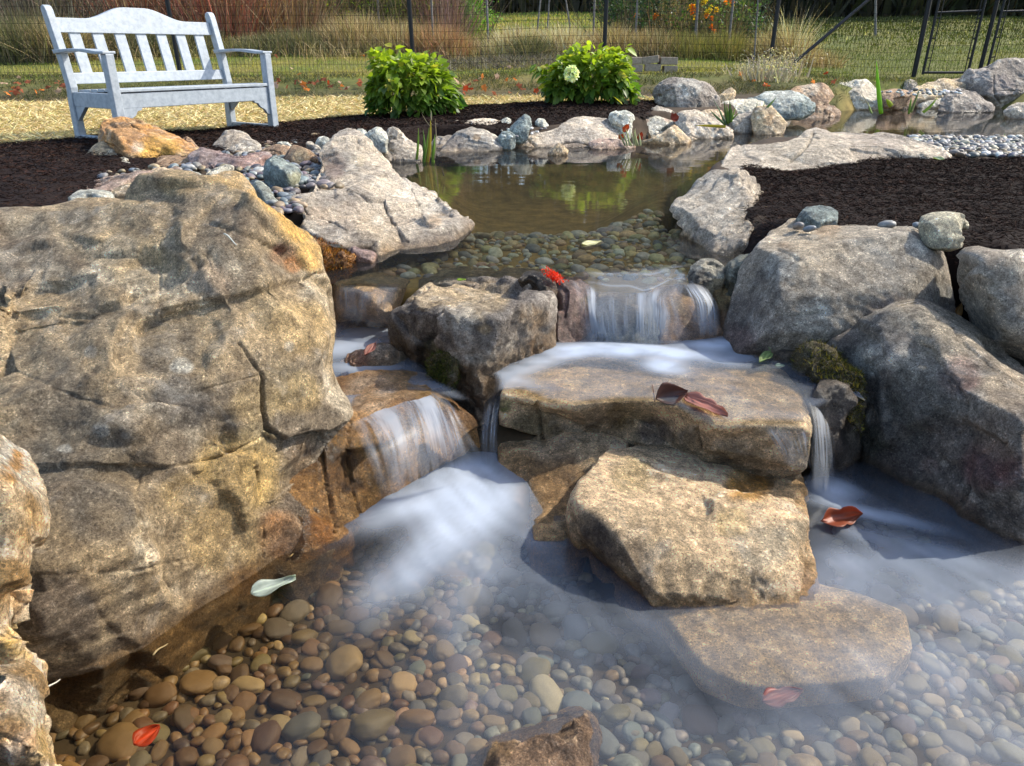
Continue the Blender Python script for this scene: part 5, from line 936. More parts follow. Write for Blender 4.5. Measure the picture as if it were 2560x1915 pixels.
def shrub(label, cx, cy_base, D, wpx, toppx, n, flower=None, seed=0):
    base = PD(cx, cy_base, D); gz_ = float(ground_z(np.array([base[0]]), np.array([D]))[0])
    zt = PD(cx, toppx, D)[2]; h = zt-gz_; wid = wpx/FPX*(D*cP+.3)/2*.80
    root = empty('hydrangea_shrub', (base[0], D, gz_)); tag(root, label, 'shrub')
    th = rng.random(n)*2*pi; ph = np.arccos(1-rng.random(n)*1.25); r = .55+.45*rng.random(n)**.5
    lump = 1+.16*np.sin(th*3+seed)+.10*np.sin(th*5+2*seed)+.18*noise3(np.stack([np.cos(th)*2.2+seed, np.sin(th)*2.2, ph*2.2], -1))
    nx = np.sin(ph)*np.cos(th); ny = np.sin(ph)*np.sin(th); nz_ = np.cos(ph)
    sx = np.sign(nx)*np.abs(nx)**.7; sy = np.sign(ny)*np.abs(ny)**.7
    P = np.stack([sx*wid*r*lump, sy*wid*.85*r*lump, h*(.30+.68*nz_*r*(1+.10*np.sin(th*4+seed)))], -1)
    P[:, 2] = np.maximum(P[:, 2], .03+.30*rng.random(n)*h)
    spr = rng.integers(0, n, 16)
    for q_ in spr:
        m_ = np.linalg.norm(P-P[q_], axis=1) < .055+.03*rng.random(); P[m_] = P[m_]*(1.10+.14*rng.random())
    Nn = np.stack([nx, ny, nz_*.8+.15], -1)
    ln = .07+.05*rng.random(n); wd = ln*(.62+.2*rng.random(n))
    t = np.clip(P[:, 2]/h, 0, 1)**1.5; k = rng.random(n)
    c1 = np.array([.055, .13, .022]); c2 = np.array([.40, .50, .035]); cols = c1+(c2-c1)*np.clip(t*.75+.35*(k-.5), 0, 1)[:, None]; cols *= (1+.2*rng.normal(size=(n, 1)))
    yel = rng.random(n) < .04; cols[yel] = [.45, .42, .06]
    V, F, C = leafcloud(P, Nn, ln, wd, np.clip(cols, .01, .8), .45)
    o = newmesh('foliage', V, F, LEAFM, True, colors=C); o.parent = root
    sp = []; 
    ns = 26; a0 = rng.random(ns)*2*pi; d0 = np.stack([np.cos(a0)*.45, np.sin(a0)*.45, np.ones(ns)], -1); d0 /= np.linalg.norm(d0, axis=1)[:, None]
    V, F, C = strands(np.stack([np.cos(a0)*.06, np.sin(a0)*.06, 0*a0], -1), d0, h*(.7+.35*rng.random(ns)), np.full(ns, .009), pick(ns, [(.16, .12, .06), (.20, .22, .08)]))
    o = newmesh('stems', V, F, DRYM, colors=C); o.parent = root; o['kind'] = 'stuff'
    if flower:
        fp = PD(*flower)-np.array([base[0], D, gz_]); m = 240; d = rng.normal(size=(m, 3)); d /= np.linalg.norm(d, axis=1)[:, None]
        V, F, C = leafcloud(fp+d*.062*(.7+.3*rng.random((m, 1))), d, np.full(m, .026), np.full(m, .030), pick(m, [(.72, .74, .66), (.62, .70, .52)], None, .06), 0, 0)
        o = newmesh('flower_head', V, F, LEAFM, True, colors=np.clip(C, 0, .85)); o.parent = root
    return root
shrub('bushy green hydrangea without flowers, the shrub nearer the bench', 1026, 303, 7.7, 232, 136, 1700, seed=1)
shrub('lime green hydrangea shrub with one white flower head', 1474, 268, 8.3, 240, 122, 1600, flower=(1429, 184, 7.80), seed=4)

def leaf(name, label, crop, base, tip, wpx, z=None, D=None, col=(.3, .1, .05), curl=.3, cat='leaf', group=None, stem=None, wave=.15, tilt=0., lobes=0, mat=None):
    def pt(p):
        x, y = cr(crop, p[0], p[1]); d_ = p[2] if len(p) > 2 else D
        return PD(x, y, d_) if d_ is not None else PZ(x, y, z)
    A = pt(base); B = pt(tip); ax = B-A; ln = np.linalg.norm(ax); ax /= ln
    upv = np.array([0, -.35+tilt, 1.]); s = np.cross(ax, upv); s /= np.linalg.norm(s); w = np.cross(s, ax)
    if w[2] < 0: w = -w
    px_per_m = FPX/np.linalg.norm((A+B)/2-np.array([0, 0, CZ])); W2 = wpx/px_per_m/2; nl, nw = 14, 6; V = []
    ph = rng.random()*6
    for i in range(nl+1):
        t = i/nl; e = (sin(pi*min(1, t*1.02+.0)**.75))**.8 if 0 < t < 1 else .04
        e *= 1+.10*noise3(np.array([[t*6+ph, ph, 0.]]))[0]
        if lobes: e *= .72+.28*abs(sin(lobes*pi*t))
        for j in range(-nw, nw+1):
            q = j/nw; V.append(A+ax*ln*t+s*W2*e*q+w*(W2*(curl*abs(q)**1.5*e+wave*sin(t*7+ph)*q+curl*.9*(t-.5)**2*2)+.002*sin(q*9+t*5)))
    V = np.array(V); m = 2*nw+1
    F = [(i*m+j, i*m+j+1, (i+1)*m+j+1, (i+1)*m+j) for i in range(nl) for j in range(m-1)]
    q = np.tile(np.abs(np.linspace(-1, 1, m)), nl+1)
    C = np.array(col)*(1.25-.45*(1-np.exp(-q*7)))[:, None]*(1+.25*fbm(V*60, 3))[:, None]
    org = tuple((A+B)/2)
    o = newmesh(name, V, F, mat or LEAFM, True, colors=np.clip(C, .01, .9), origin=org); tag(o, label, cat, group)
    so_ = o.modifiers.new('thick', 'SOLIDIFY'); so_.thickness = .0006
    if stem:
        S1 = pt(stem); n = 10; t = np.linspace(0, 1, n)[:, None]; path = A+(S1-A)*t+np.array([0, 0, 1])*.006*np.sin(t*pi); tube('stem', path, .0012, DRYM, o, tuple(np.array(col)*.8))
    return o
def tube(name, path, r, mat, parent=None, col=None, seg=6, taper=1.0, origin=None):
    path = np.asarray(path, float); n = len(path); V = []; F = []
    for i in range(n):
        d = path[min(i+1, n-1)]-path[max(i-1, 0)]; d /= np.linalg.norm(d)+1e-9; a = np.cross(d, [0.3, .9, .2]); a /= np.linalg.norm(a); b = np.cross(d, a); rr = r*(1+(taper-1)*i/(n-1))
        for k in range(seg): V.append(path[i]+rr*(cos(2*pi*k/seg)*a+sin(2*pi*k/seg)*b))
    for i in range(n-1):
        for k in range(seg): F.append((i*seg+k, i*seg+(k+1) % seg, (i+1)*seg+(k+1) % seg, (i+1)*seg+k))
    F += [tuple(range(seg))[::-1], tuple((n-1)*seg+k for k in range(seg))]
    V = np.array(V); org = origin or ((0, 0, 0) if parent is None else tuple(parent.location))
    me_o = newmesh(name, V, F, mat, True, colors=None if col is None else np.tile(np.array(col), (len(V), 1)), origin=org)
    if parent is not None: me_o.parent = parent; me_o.location = (0, 0, 0); 
    return me_o
leaf('leaf', 'large curled brown red leaf with long stalk lying on the flat slab', 'G', (1230,220,1.935), (1490,345,1.80), 56, col=(.50, .24, .19), curl=.45, lobes=3, stem=(1450,290,1.83))
leaf('leaf', 'dark folded brown leaf at the lip of the flat slab', 'G', (1050,250,1.93), (1240,205,1.95), 56, col=(.17, .08, .06), curl=1.2, stem=(1035,150,2.01), tilt=-.5)
leaf('leaf', 'wet rust red leaf plastered at the foot of the right fall', 'Z8', (1972,400), (2132,376), 52, z=ZL+.012, col=(.40, .10, .04), curl=.9, tilt=-.6, lobes=2, wave=.35)
leaf('leaf', 'pale greenish white leaf floating at the foot of the huge boulder', 'Z7', (1200,835), (1415,760), 42, z=ZL+.008, col=(.46, .52, .48), curl=.5, wave=.4)
leaf('leaf', 'bright red orange leaf under water in the left bottom corner', 'Z7', (640,1555), (765,1470), 48, z=ZL-.05, col=(.75, .10, .02), curl=.3)
leaf('leaf', 'faint pink leaf under the milky water in front of the submerged plate', 'Z8', (1745,1110), (1905,1070), 50, z=ZL-.006, col=(.42, .15, .13), curl=.1, lobes=2)
leaf('leaf', 'narrow silvery leaf hanging on the shade-painted left edge of the wedge rock', 'Z8', (1034,362,1.545), (1108,502,1.50), 15, col=(.62, .62, .64), curl=.3)
leaf('leaf', 'small green leaf on the top left corner of the wedge rock', 'Z8', (1075,400,1.53), (1135,370,1.55), 20, col=(.16, .34, .12), curl=.2)
leaf('leaf', 'green leaf with upright stalk at the foot of the block shaped boulder', 'F', (1680,870,2.23), (1588,945,2.15), 24, col=(.30, .40, .16), curl=.5, stem=(1662,825,2.24))
leaf('leaf', 'small pale teal leaf lying at the edge of the middle pool', 'F', (1712,965), (1787,968), 17, z=ZM+.01, col=(.38, .48, .42), curl=.1)
leaf('leaf', 'broad dark green leaf with long stalk on the slab at the right edge', 'Z4', (1430,590,2.22), (1312,600,2.26), 62, col=(.10, .20, .08), curl=.25, stem=(1560,540,2.22), lobes=3)
leaf('leaf', 'brown dry leaf caught in the dark gap right of the block shaped boulder', 'Z4', (1240,580,2.36), (1265,500,2.4), 16, col=(.45, .25, .08), curl=.4)
leaf('leaf', 'tan oak leaf on top of the dark dome boulder', 'Z4', (970,525,2.16), (1062,502,2.2), 16, col=(.42, .34, .26), curl=.4, lobes=4)
leaf('leaf', 'curled grey leaf in the moss beside the dark dome boulder', 'Z4', (740,872,1.98), (830,942,1.93), 14, col=(.40, .38, .42), curl=.8, lobes=4)
leaf('leaf', 'pale cream leaf floating on the pond in front of the flower reflection', 'Z2', (1535,1580), (1662,1560), 22, z=ZP+.004, col=(.62, .60, .34), curl=.1)
leaf('leaf', 'white leaf stuck in the orange moss at the pond edge', 'B', (705,1512,2.76), (780,1445,2.86), 14, col=(.75, .74, .70), curl=.3)
leaf('leaf', 'grey brown dry leaf under the long slab at the moss', 'B', (700,1265,2.98), (830,1300,2.92), 12, col=(.36, .34, .30), curl=.4)
leaf('leaf', 'reddish leaf on the striped stone in the small left pool', 'Z5', (320,700,2.1), (385,620,2.18), 22, col=(.34, .13, .09), curl=.6)
leaf('leaf', 'tiny lime leaf on the wet ledge behind the middle boulder', 'Z5', (870,238,2.48), (925,238,2.48), 9, col=(.45, .60, .10), curl=.2)
leaf('leaf', 'pale twisted leaf on the right end of the long low ridge', 'E', (1310,1010,4.38), (1425,1025,4.35), 12, col=(.55, .60, .48), curl=.6)
# red bloom
rb = []
c0 = PD(*cr('Z5', 1455, 215), 2.50); n = 260; d = rng.normal(size=(n, 3)); d /= np.linalg.norm(d, axis=1)[:, None]
V, F, C = leafcloud(c0+d*np.array([.017, .014, .013])*(.5+.5*rng.random((n, 1)))+np.array([.016, 0, -.010])*rng.normal(size=(n, 1))*.8, d, np.full(n, .008), np.full(n, .006), pick(n, [(.72, .05, .01), (.62, .03, .01)], None, .1), 0, .2)
rbo = newmesh('red_flower', V, F, LEAFM, True, colors=np.clip(C, 0, .9), origin=tuple(c0)); tag(rbo, 'scarlet flower head caught on the stones at the head of the main fall', 'flower')
tube('stem', np.array([PD(*cr('Z5', 1425, 190), 2.5), PD(*cr('Z5', 1400, 165), 2.52), PD(*cr('Z5', 1378, 145), 2.53)]), .0012, DRYM, rbo, (.4, .35, .15))
# twigs
for i, (lb, c_, a, b, D1, D2, cl) in enumerate([('pale straw stuck to the waterline of the huge boulder', 'Z7', (732,1125), (800,1065), 1.19, 1.24, (.6,.52,.36)), ('short pale twig at the waterline below the rust stain', 'Z7', (1192,782), (1268,745), 1.45, 1.5, (.6,.5,.3)),
     ('thin twig resting on the rust stained foot of the huge boulder', 'Z7', (1385,658), (1440,618), 1.51, 1.55, (.5,.38,.2)), ('bleached stick in the hollow near the top of the huge boulder', 'Z6', (1325,318), (1398,378), 1.83, 1.80, (.55,.55,.52)), ('fine forked twig at the left corner of the lower pool', 'Z7', (185,1318), (285,1235), .95, 1.02, (.5,.48,.4)), ('thin bare twig in the pond behind the iris blades', 'B', (1790,610), (1770,520), 4.9, 4.9, (.12,.09,.06))]):
    A = PD(*cr(c_, *a), D1); B = PD(*cr(c_, *b), D2); t = np.linspace(0, 1, 7)[:, None]; ctr = tuple((A+B)/2)
    o = tube('twig', A+(B-A)*t+np.array([0, 0, 1])*.003*np.sin(t*5), .0022 if i != 5 else .004, DRYM, None, cl, origin=ctr, taper=.5); tag(o, lb, 'twig')

# blades (iris, reeds)
def blades(name, label, cat, crop, lst, D, parent=None):
    parts = []; b0 = cr(crop, *lst[0][0]); org = PD(*b0, D)
    root = empty(name, tuple(org)); tag(root, label, cat)
    for base, tip, wpx, col in lst:
        A = PD(*cr(crop, *base), D); B = PD(*cr(crop, *tip), D+rng.normal()*.02); A = A+np.array([0, 0, -.03]); ax = B-A; ln = np.linalg.norm(ax); s = np.cross(ax/ln, [rng.normal()*.25, 1, rng.normal()*.1]); s /= np.linalg.norm(s); W2 = wpx/FPX*np.linalg.norm(A)/2
        V = []; bow = rng.normal()*.03*ln; nrm = np.cross(ax/ln, s)
        for i in range(13):
            t = i/12; e = (1-t**2.5)*(.75+.5*t*(1-t))+.01
            c_ = A+ax*t+s*bow*sin(pi*t)
            V += [c_-s*W2*e, c_+nrm*W2*.35*e, c_+s*W2*e]
        F = [(3*i+j, 3*i+j+1, 3*i+j+4, 3*i+j+3) for i in range(12) for j in (0, 1)]
        C = np.array(col)*(1+.15*rng.normal())*np.ones((len(V), 3)); tt = np.repeat(np.linspace(0, 1, 13), 3)[:, None]; C = C*(1-.3*(1-tt))
        o = newmesh('blade', np.array(V)-org, F, GRASSM, True, colors=np.clip(C, .01, .8)); o.parent = root
        so_ = o.modifiers.new('t', 'SOLIDIFY'); so_.thickness = .001
    return root
G1, G2, YE, OR_, TN = (.13, .24, .04), (.20, .32, .04), (.60, .50, .05), (.60, .32, .08), (.40, .34, .22)
blades('iris_plant', 'clump of upright iris blades with a yellow tip in the left of the pond', 'water plant', 'B', [((1590,480),(1592,165),8,G1),((1525,450),(1548,150),7,G2),((1630,470),(1665,45),9,YE),((1645,430),(1662,170),7,OR_),((1600,470),(1650,150),6,G2),((1685,470),(1705,215),10,G2),((1700,420),(1707,60),3,TN),((1665,100),(1580,10),2,TN),((1670,40),(1672,-10),4,TN),((1660,400),(1675,300),4,(.35,.3,.08))], 5.75)
blades('reed_plant', 'small fan of green reeds among the far shore rocks', 'water plant', 'D', [((1375,440),(1380,250),7,G1),((1365,450),(1330,265),6,G1),((1350,450),(1270,330),5,(.12,.2,.08)),((1345,455),(1195,350),6,(.14,.22,.10)),((1390,430),(1400,330),9,G1),((1400,430),(1440,310),4,G2),((1355,450),(1220,240),4,(.14,.2,.12)),((1345,470),(1060,492),8,YE),((1370,440),(1350,300),7,G2),((1410,400),(1470,375),4,G2)], 6.9)
blades('reed_plant', 'tuft of blue green grass behind the upright tan stone', 'water plant', 'D', [((1690,330),(1810,232),7,(.25,.38,.14)),((1700,330),(1780,260),6,(.20,.30,.10)),((1685,330),(1700,270),3,G1),((1620,340),(1635,270),3,(.3,.35,.2))], 7.9)
blades('iris_plant', 'single tall bright green blade in the upper pond', 'water plant', 'E', [((806,545),(755,45),11,(.22,.42,.03)),((715,540),(670,455),6,(.25,.35,.08)),((690,480),(585,345),2,(.45,.4,.28)),((908,470),(848,422),12,(.42,.48,.04))], 9.2)
blades('iris_plant', 'three short leaning green blades in front of the domed boulder', 'water plant', 'E', [((1080,545),(1098,405),8,G2),((1100,530),(1185,320),7,(.22,.26,.08)),((1218,532),(1358,405),8,(.26,.38,.04))], 9.2)
blades('iris_plant', 'short green shoot standing in the water by the gravel', 'water plant', 'E', [((2018,865),(2020,765),7,(.24,.34,.10)),((1870,880),(1855,840),3,TN)], 6.2)
blades('grass_tuft', 'pale grass tuft with red leaves at the far waterline', 'grass tuft', 'D', [((480+int(20*i),645),(430+i*26+(i%3)*8,560-(i%4)*14),5,(.50,.52,.30)) for i in range(-3, 5)], 6.35)
for lb, c_, a, b, w_, D_, cl in [('orange red leaf standing above the pale grass tuft, upper one', 'D', (400,555), (455,480), 12, 6.45, (.55,.13,.02)), ('orange red leaf left of the pale grass tuft', 'D', (355,615), (420,580), 11, 6.4, (.55,.15,.02)), ('rust leaf right of the pale grass tuft', 'D', (545,630), (570,550), 11, 6.4, (.45,.10,.03)),
      ('dark red leaf wedged behind the striped stone', 'D', (835,440), (915,415), 18, 6.9, (.30,.06,.02))]:
    leaf('leaf', lb, c_, a, b, w_*1.4, D=D_, col=cl, curl=.5, lobes=2, tilt=-1.)

# ================================================================== moss
def moss(label, rockname_args, n, ln, cols, seed=0):
    o = rock(**rockname_args); me = o.data; V = np.array([v.co[:] for v in me.vertices]); Nn = np.array([v.normal[:] for v in me.vertices])
    k = rng.choice(len(V), n); j = V[k]+rng.normal(size=(n, 3))*.003
    d = Nn[k]+rng.normal(size=(n, 3))*.6; d[:, 2] += .3; d /= np.linalg.norm(d, axis=1)[:, None]
    Vs, F, C = strands(j, d, ln*(.4+rng.random(n)), np.full(n, ln*.16), pick(n, *cols))
    t = newmesh('tufts', Vs, F, MOSSM, colors=np.clip(C, .005, .6)); t.parent = o; t.location = (0, 0, 0)
    o.name = 'moss_clump'; o['label'] = label; o['category'] = 'moss'
PAL['moss'] = ((.06,.05,.02),(.04,.035,.018),(.12,.10,.03)); PAL['omoss'] = ((.18,.08,.02),(.10,.05,.02),(.28,.14,.03))
moss('cushion of green gold moss between the two right boulders', dict(name='moss', label='x', crop='Z4', outline=[(500,800,2.14),(530,730,2.16),(590,690,2.16),(650,685,2.14),(720,740,2.08),(790,800,2.02),(850,860,1.98),(850,960,1.94),(830,1100,1.90),(760,1050,1.91),(680,920,1.96),(580,850,2.04)], zb=ZL, th=.08, pal='moss', amp=.12, wetz=NW, sink=.0, sub=6), 9000, .014, ([(.16,.14,.02),(.06,.06,.015),(.28,.20,.03),(.035,.03,.012)], [3,4,1.5,4], .35))
moss('orange brown moss patch under the long slab at the pond inlet', dict(name='moss', label='x', crop='B', outline=[(535,1210,3.0),(600,1220,2.98),(700,1270,2.94),(820,1330,2.9),(900,1330,2.9),(930,1400,2.84),(850,1450,2.80),(720,1500,2.76),(640,1530,2.74),(580,1440,2.8),(560,1300,2.9)], zb=ZP, th=.15, pal='omoss', amp=.10, wetz=NW, sink=.05, sub=6), 7000, .016, ([(.34,.13,.02),(.15,.06,.02),(.45,.24,.05),(.05,.035,.015)], [4,3,1.5,3], .35))
moss('dark green moss hanging on the shaded face of the middle boulder', dict(name='moss', label='x', crop='Z5', outline=[(690,720,2.09),(740,690,2.08),(820,680,2.06),(880,720,2.04),(890,800,2.03),(850,850,2.03),(780,850,2.06),(710,800,2.09)], zb=-.25, th=.05, pal='moss', amp=.10, wetz=NW, sink=.0, sub=6), 5000, .011, ([(.08,.09,.015),(.04,.05,.012),(.13,.12,.02)], [3,4,1], .35))

# ================================================================== fence and gate
def gzf(x, y): return float(ground_z(np.array([x]), np.array([y]))[0])
FENCE = [(-620,12.6,.12,30),(-120,12.8,.1,0),(452,12.9,.075,0),(1036,13.1,.088,0),(1508,13.2,-.0,0),(1921,13.5,-.05,0),(2284,14.0,-.06,0)]
def tubes(lst, seg=6):
    Vs, Fs = [], []; o = 0
    for A, B, r in lst:
        A = np.array(A, float); B = np.array(B, float); d = B-A; d /= np.linalg.norm(d); a = np.cross(d, [.31, .77, .55]); a /= np.linalg.norm(a); b = np.cross(d, a)
        ring = np.array([cos(2*pi*k/seg)*a+sin(2*pi*k/seg)*b for k in range(seg)])*r
        Vs.append(np.concatenate([A+ring, B+ring])); k = np.arange(seg)
        Fs.append(np.stack([o+k, o+(k+1) % seg, o+seg+(k+1) % seg, o+seg+k], -1)); o += 2*seg
    return np.concatenate(Vs), np.concatenate(Fs)
fence = empty('wire_fence', (0, 13, .3)); tag(fence, 'tall black wire mesh fence on steel posts crossing behind the garden', 'fence')
FH = 2.1; base_pts = []
for px, D, lean_, _ in FENCE:
    x = PD(px, 190, D)[0]; base_pts.append(np.array([x, D, gzf(x, D)]))
def cap(o, par): o.parent = par; o.location = Vector(o.location)-Vector(par.location); return o
for i, b in enumerate(base_pts):
    V, F = tubes([(b-np.array([0, 0, .1]), b+np.array([-FENCE[i][2]*.6, 0, FH]), (.034 if i < 6 else .040))], 10); cap(newmesh('post', V, F, BLACKM, True), fence)
wires = []
for i in range(len(base_pts)-1):
    a, b = base_pts[i], base_pts[i+1]; Ln = np.linalg.norm(b-a); n = int(Ln/.062)
    for k in range(n+1):
        t = k/n; p = a+(b-a)*t; p[2] = gzf(p[0], p[1]); wires.append((p, p+np.array([0, 0, FH-.05]), .0026))
    for h in np.arange(.05, FH, .115):
        q = 6
        for k in range(q):
            p = a+(b-a)*k/q; r_ = a+(b-a)*(k+1)/q; p[2] = gzf(p[0], p[1])+h; r_[2] = gzf(r_[0], r_[1])+h; wires.append((p, r_, .0024))
V, F = tubes(wires, 3); cap(newmesh('wire_mesh', V, F, WIREM), fence)
ba = PD(*cr('T4', 225, 610), 13.3); bt = PD(*cr('T4', 960, -10), 13.9); bt = ba+(bt-ba)*1.35
V, F = tubes([(ba, bt, .026)], 10); cap(newmesh('diagonal_brace', V, F, BLACKM, True), fence)
def gate(label, pl, pr, D, yrail, side):
    A = PD(*pl, D); z0 = gzf(A[0], D)+.05; B = PD(*pr, D); A[2] = B[2] = z0
    root = empty('gate', (A[0], D, z0)); tag(root, label, 'gate'); H = 1.9
    lean = np.array([.05, 0, 0])
    V, F = tubes([(A, A+np.array([0, 0, H])+lean, .022), (B, B+np.array([0, 0, H])+lean, .022), (A+[0, 0, H], B+[0, 0, H], .02), (A+[0, 0, .03], B+[0, 0, .03], .02)], 8); cap(newmesh('gate_frame', V, F, BLACKM, True), root)
    zr = PD(pl[0], yrail, D)[2]
    V, F = tubes([(np.array([A[0], D, zr]), np.array([B[0], D, zr+.03]), .018)], 8); cap(newmesh('middle_rail', V, F, BLACKM, True), root)
    n = int((B[0]-A[0])/.062); w = []
    for k in range(1, n): x = A[0]+(B[0]-A[0])*k/n; w.append(((x, D, z0), (x, D, z0+H), .0024))
    for h in np.arange(.1, H, .115): w.append(((A[0], D, z0+h), (B[0], D, z0+h), .0024))
    V, F = tubes(w, 3); cap(newmesh('wire_mesh', V, F, WIREM), root)
    for s, q in ((1, A), (-1, B)):
        rod = q+np.array([s*.07, -.02, 0]); V, F = tubes([(rod+[0, 0, .02], rod+[.05*1, 0, H], .008)], 6); cap(newmesh('tension_rod', V, F, BLACKM, True), root)
        hh = []
        for h in (.25, .55, .85, 1.15, 1.5): hh.append((q+[.02*h, 0, h], rod+[.02*h, 0, h+.01], .011))
        V, F = tubes(hh, 6); cap(newmesh('clips', V, F, BLACKM, True), root)
    return root
gate('black steel gate leaf with wire mesh, the left and whole one', (2303, 205), (2415, 203), 13.9, 32, 1)
gate('black steel gate leaf cut off by the right picture edge', (2466, 180), (2640, 180), 13.9, 29, 1)
gpb = PD(2448, 180, 14.0); gpb[2] = gzf(gpb[0], 14.0)
V, F = tubes([(gpb-np.array([0, 0, .1]), gpb+np.array([.06, 0, FH]), .034)], 10); gp = newmesh('gate_post', V, F, BLACKM, True); tag(gp, 'black steel post between the two gate leaves', 'post')

# concrete blocks by the fence
BLK = plain('concrete_block', (.30, .24, .18), .95, 0, 30, .65, 1.25, .004)
for i, (x0, y0, x1, y1, rz, ry, lb) in enumerate([(1005,556,1120,622,.1,0,'brown concrete block by the fence, lower left of the pile'), (1143,552,1284,616,-.1,.02,'brown concrete block by the fence, lower middle of the pile'), (1300,568,1425,640,.0,0,'brown concrete block by the fence, lower right of the pile'),
   (998,492,1110,554,.25,0,'brown concrete block by the fence, upper left, half hidden by the shrub'), (1125,484,1275,550,-.2,-.13,'tilted concrete block on top in the middle of the pile'), (1268,492,1425,560,.06,.02,'concrete block with a bright top, upper right of the pile')]):
    D = 12.2; A = PD(*cr('T3', x0, y1), D); B = PD(*cr('T3', x1, y0), D); w = (B[0]-A[0]); h = B[2]-A[2]
    Mz = Matrix.Rotation(rz, 3, 'Z')@Matrix.Rotation(ry, 3, 'Y'); V, F = boxes([((0, 0, 0), (w*.97, .20, h*.97), Mz)]); c = (A+B)/2
    o = newmesh('concrete_block', V+c, F, BLK, origin=tuple(c)); bevel(o, .008, 2); tag(o, lb, 'block', 'blocks piled at the fence')
# stakes beyond the fence
STK = plain('grey_stake', (.16, .15, .14), .8, 0, 20)
for lb, c_, a, b, D, r_ in [('dark leaning stake beyond the fence, left one of the tripod', 'T3', (205,110), (250,-40), 19, .018), ('dark upright stake beyond the fence, middle one of the tripod', 'T3', (300,112), (325,-40), 19, .018), ('dark stake leaning left beyond the fence, right one of the tripod', 'T3', (540,108), (455,-60), 19, .018),
    ('grey stake in the tan grass beyond the fence left of a post', 'T3', (706,215), (716,-60), 17, .022), ('slim grey stake beyond the fence beside the orange bloom', 'T3', (1075,240), (1086,-60), 16.5, .02), ('pale stake among the marigolds beyond the fence', 'T3', (1600,200), (1610,-60), 16.5, .028), ('pale stake right of the marigolds beyond the fence', 'T3', (1885,270), (1918,-60), 16.2, .022),
    ('thin grey stake in the brown grass right of the marigolds', 'T3', (2105,420), (2130,-60), 15.2, .014), ('slender bare sapling on the lawn beyond the fence', 'T4', (1020,208), (1005,-160), 24, .035), ('slim stake beyond the fence at the reddish grass', 'T2', (1570,335), (1556,0), 16.5, .02), ('slim stake beyond the fence at the dark earth path', 'T2', (2022,335), (2003,-60), 17, .022), ('pale stake in the weeds behind the bench end', 'T2', (1125,110), (1112,-80), 20, .03)]:
    A = PD(*cr(c_, *a), D); A[2] = min(A[2], gzf(A[0], D)-.02); B = PD(*cr(c_, *b), D); V, F = tubes([(A, B, r_)], 7)
    o = newmesh('garden_stake', V-0, F, STK, True, origin=tuple(A)); tag(o, lb, 'stake' if 'sapling' not in lb else 'sapling')
    if 'sapling' in lb: o.name = 'sapling'

# ================================================================== lawn and meadow
def gblades(name, label, poly_or_pts, n, ln, wd, cols, lean=.35, kind='stuff', mat=GRASSM, segs=1, droop=0., cull=True, dens=None):
    q = scatter(poly_or_pts, n) if isinstance(poly_or_pts, list) else poly_or_pts
    if dens is not None: q = q[rng.random(len(q)) < dens(q[:, 0], q[:, 1])]
    n = len(q); z = terr(q[:, 0], q[:, 1]); d = rng.normal(size=(n, 3))*lean; d[:, 2] = 1; d /= np.linalg.norm(d, axis=1)[:, None]
    sc = np.clip(q[:, 1]/14, .8, 2.2)
    V, F, C = strands(np.stack([q[:, 0], q[:, 1], z-.01], -1), d, ln*(.4+.9*rng.random(n)), wd*sc*(.6+.8*rng.random(n)), pick(n, *cols) if not callable(cols) else cols(q), droop, segs)
    return V, F, C
def lawncol(q):
    n = len(q); nn = fbm(np.stack([q[:, 0]*.55, q[:, 1]*.8, 0*q[:, 0]], -1), 4); rt = sst(2.5, 6.5, q[:, 0]); far = sst(14, 26, q[:, 1])
    g = np.array([.15, .23, .034]); o_ = np.array([.42, .35, .09]); dk = np.array([.035, .055, .014])
    t = np.clip(sst(-.35, .3, nn)*(1-.55*rt)+.25*rng.normal(size=n)*.6, 0, 1)[:, None]; c = g*(1-t)+o_*t
    c = c*(1-.5*rt)[:, None]*(1-far*rt*.5)[:, None]; k = rng.random(n) < .03; c[k] = [.5, .45, .22]; return np.clip(c*(1+.25*rng.normal(size=(n, 1))), .008, .7)
near = [(-11, 11.8), (11.5, 11.8), (16, 20), (-16, 20)]; farp = [(-15, 20), (15, 20), (27, 42), (-27, 42)]
V, F, C = merge([gblades('', '', near, 90000, .055, .010, lawncol), gblades('', '', farp, 60000, .09, .02, lawncol)])
tag(newmesh('lawn_grass', V, F, GRASSM, colors=C), 'mown green and ochre grass beyond the fence', kind='stuff')
# weedy strip at the foot of the fence
wp = [(-9, 9.9), (2.2, 9.7), (5, 11.2), (7.5, 12.6), (7.8, 13.6), (3, 13.2), (-9.5, 12.7)]
dn = lambda x, y: sst(-.25, .25, fbm(np.stack([x*1.2, y*1.5, 0*x], -1), 3))
V, F, C = merge([gblades('', '', wp, 60000, .13, .008, ([(.07,.08,.03),(.10,.085,.04),(.04,.05,.02),(.22,.17,.08)], [4,3,3,1.2], .3), .6, dens=dn, segs=2, droop=.4)])
tag(newmesh('weeds', V, F, GRASSM, colors=np.clip(C, .005, .6)), 'dark tangled weeds along the foot of the fence', kind='stuff')
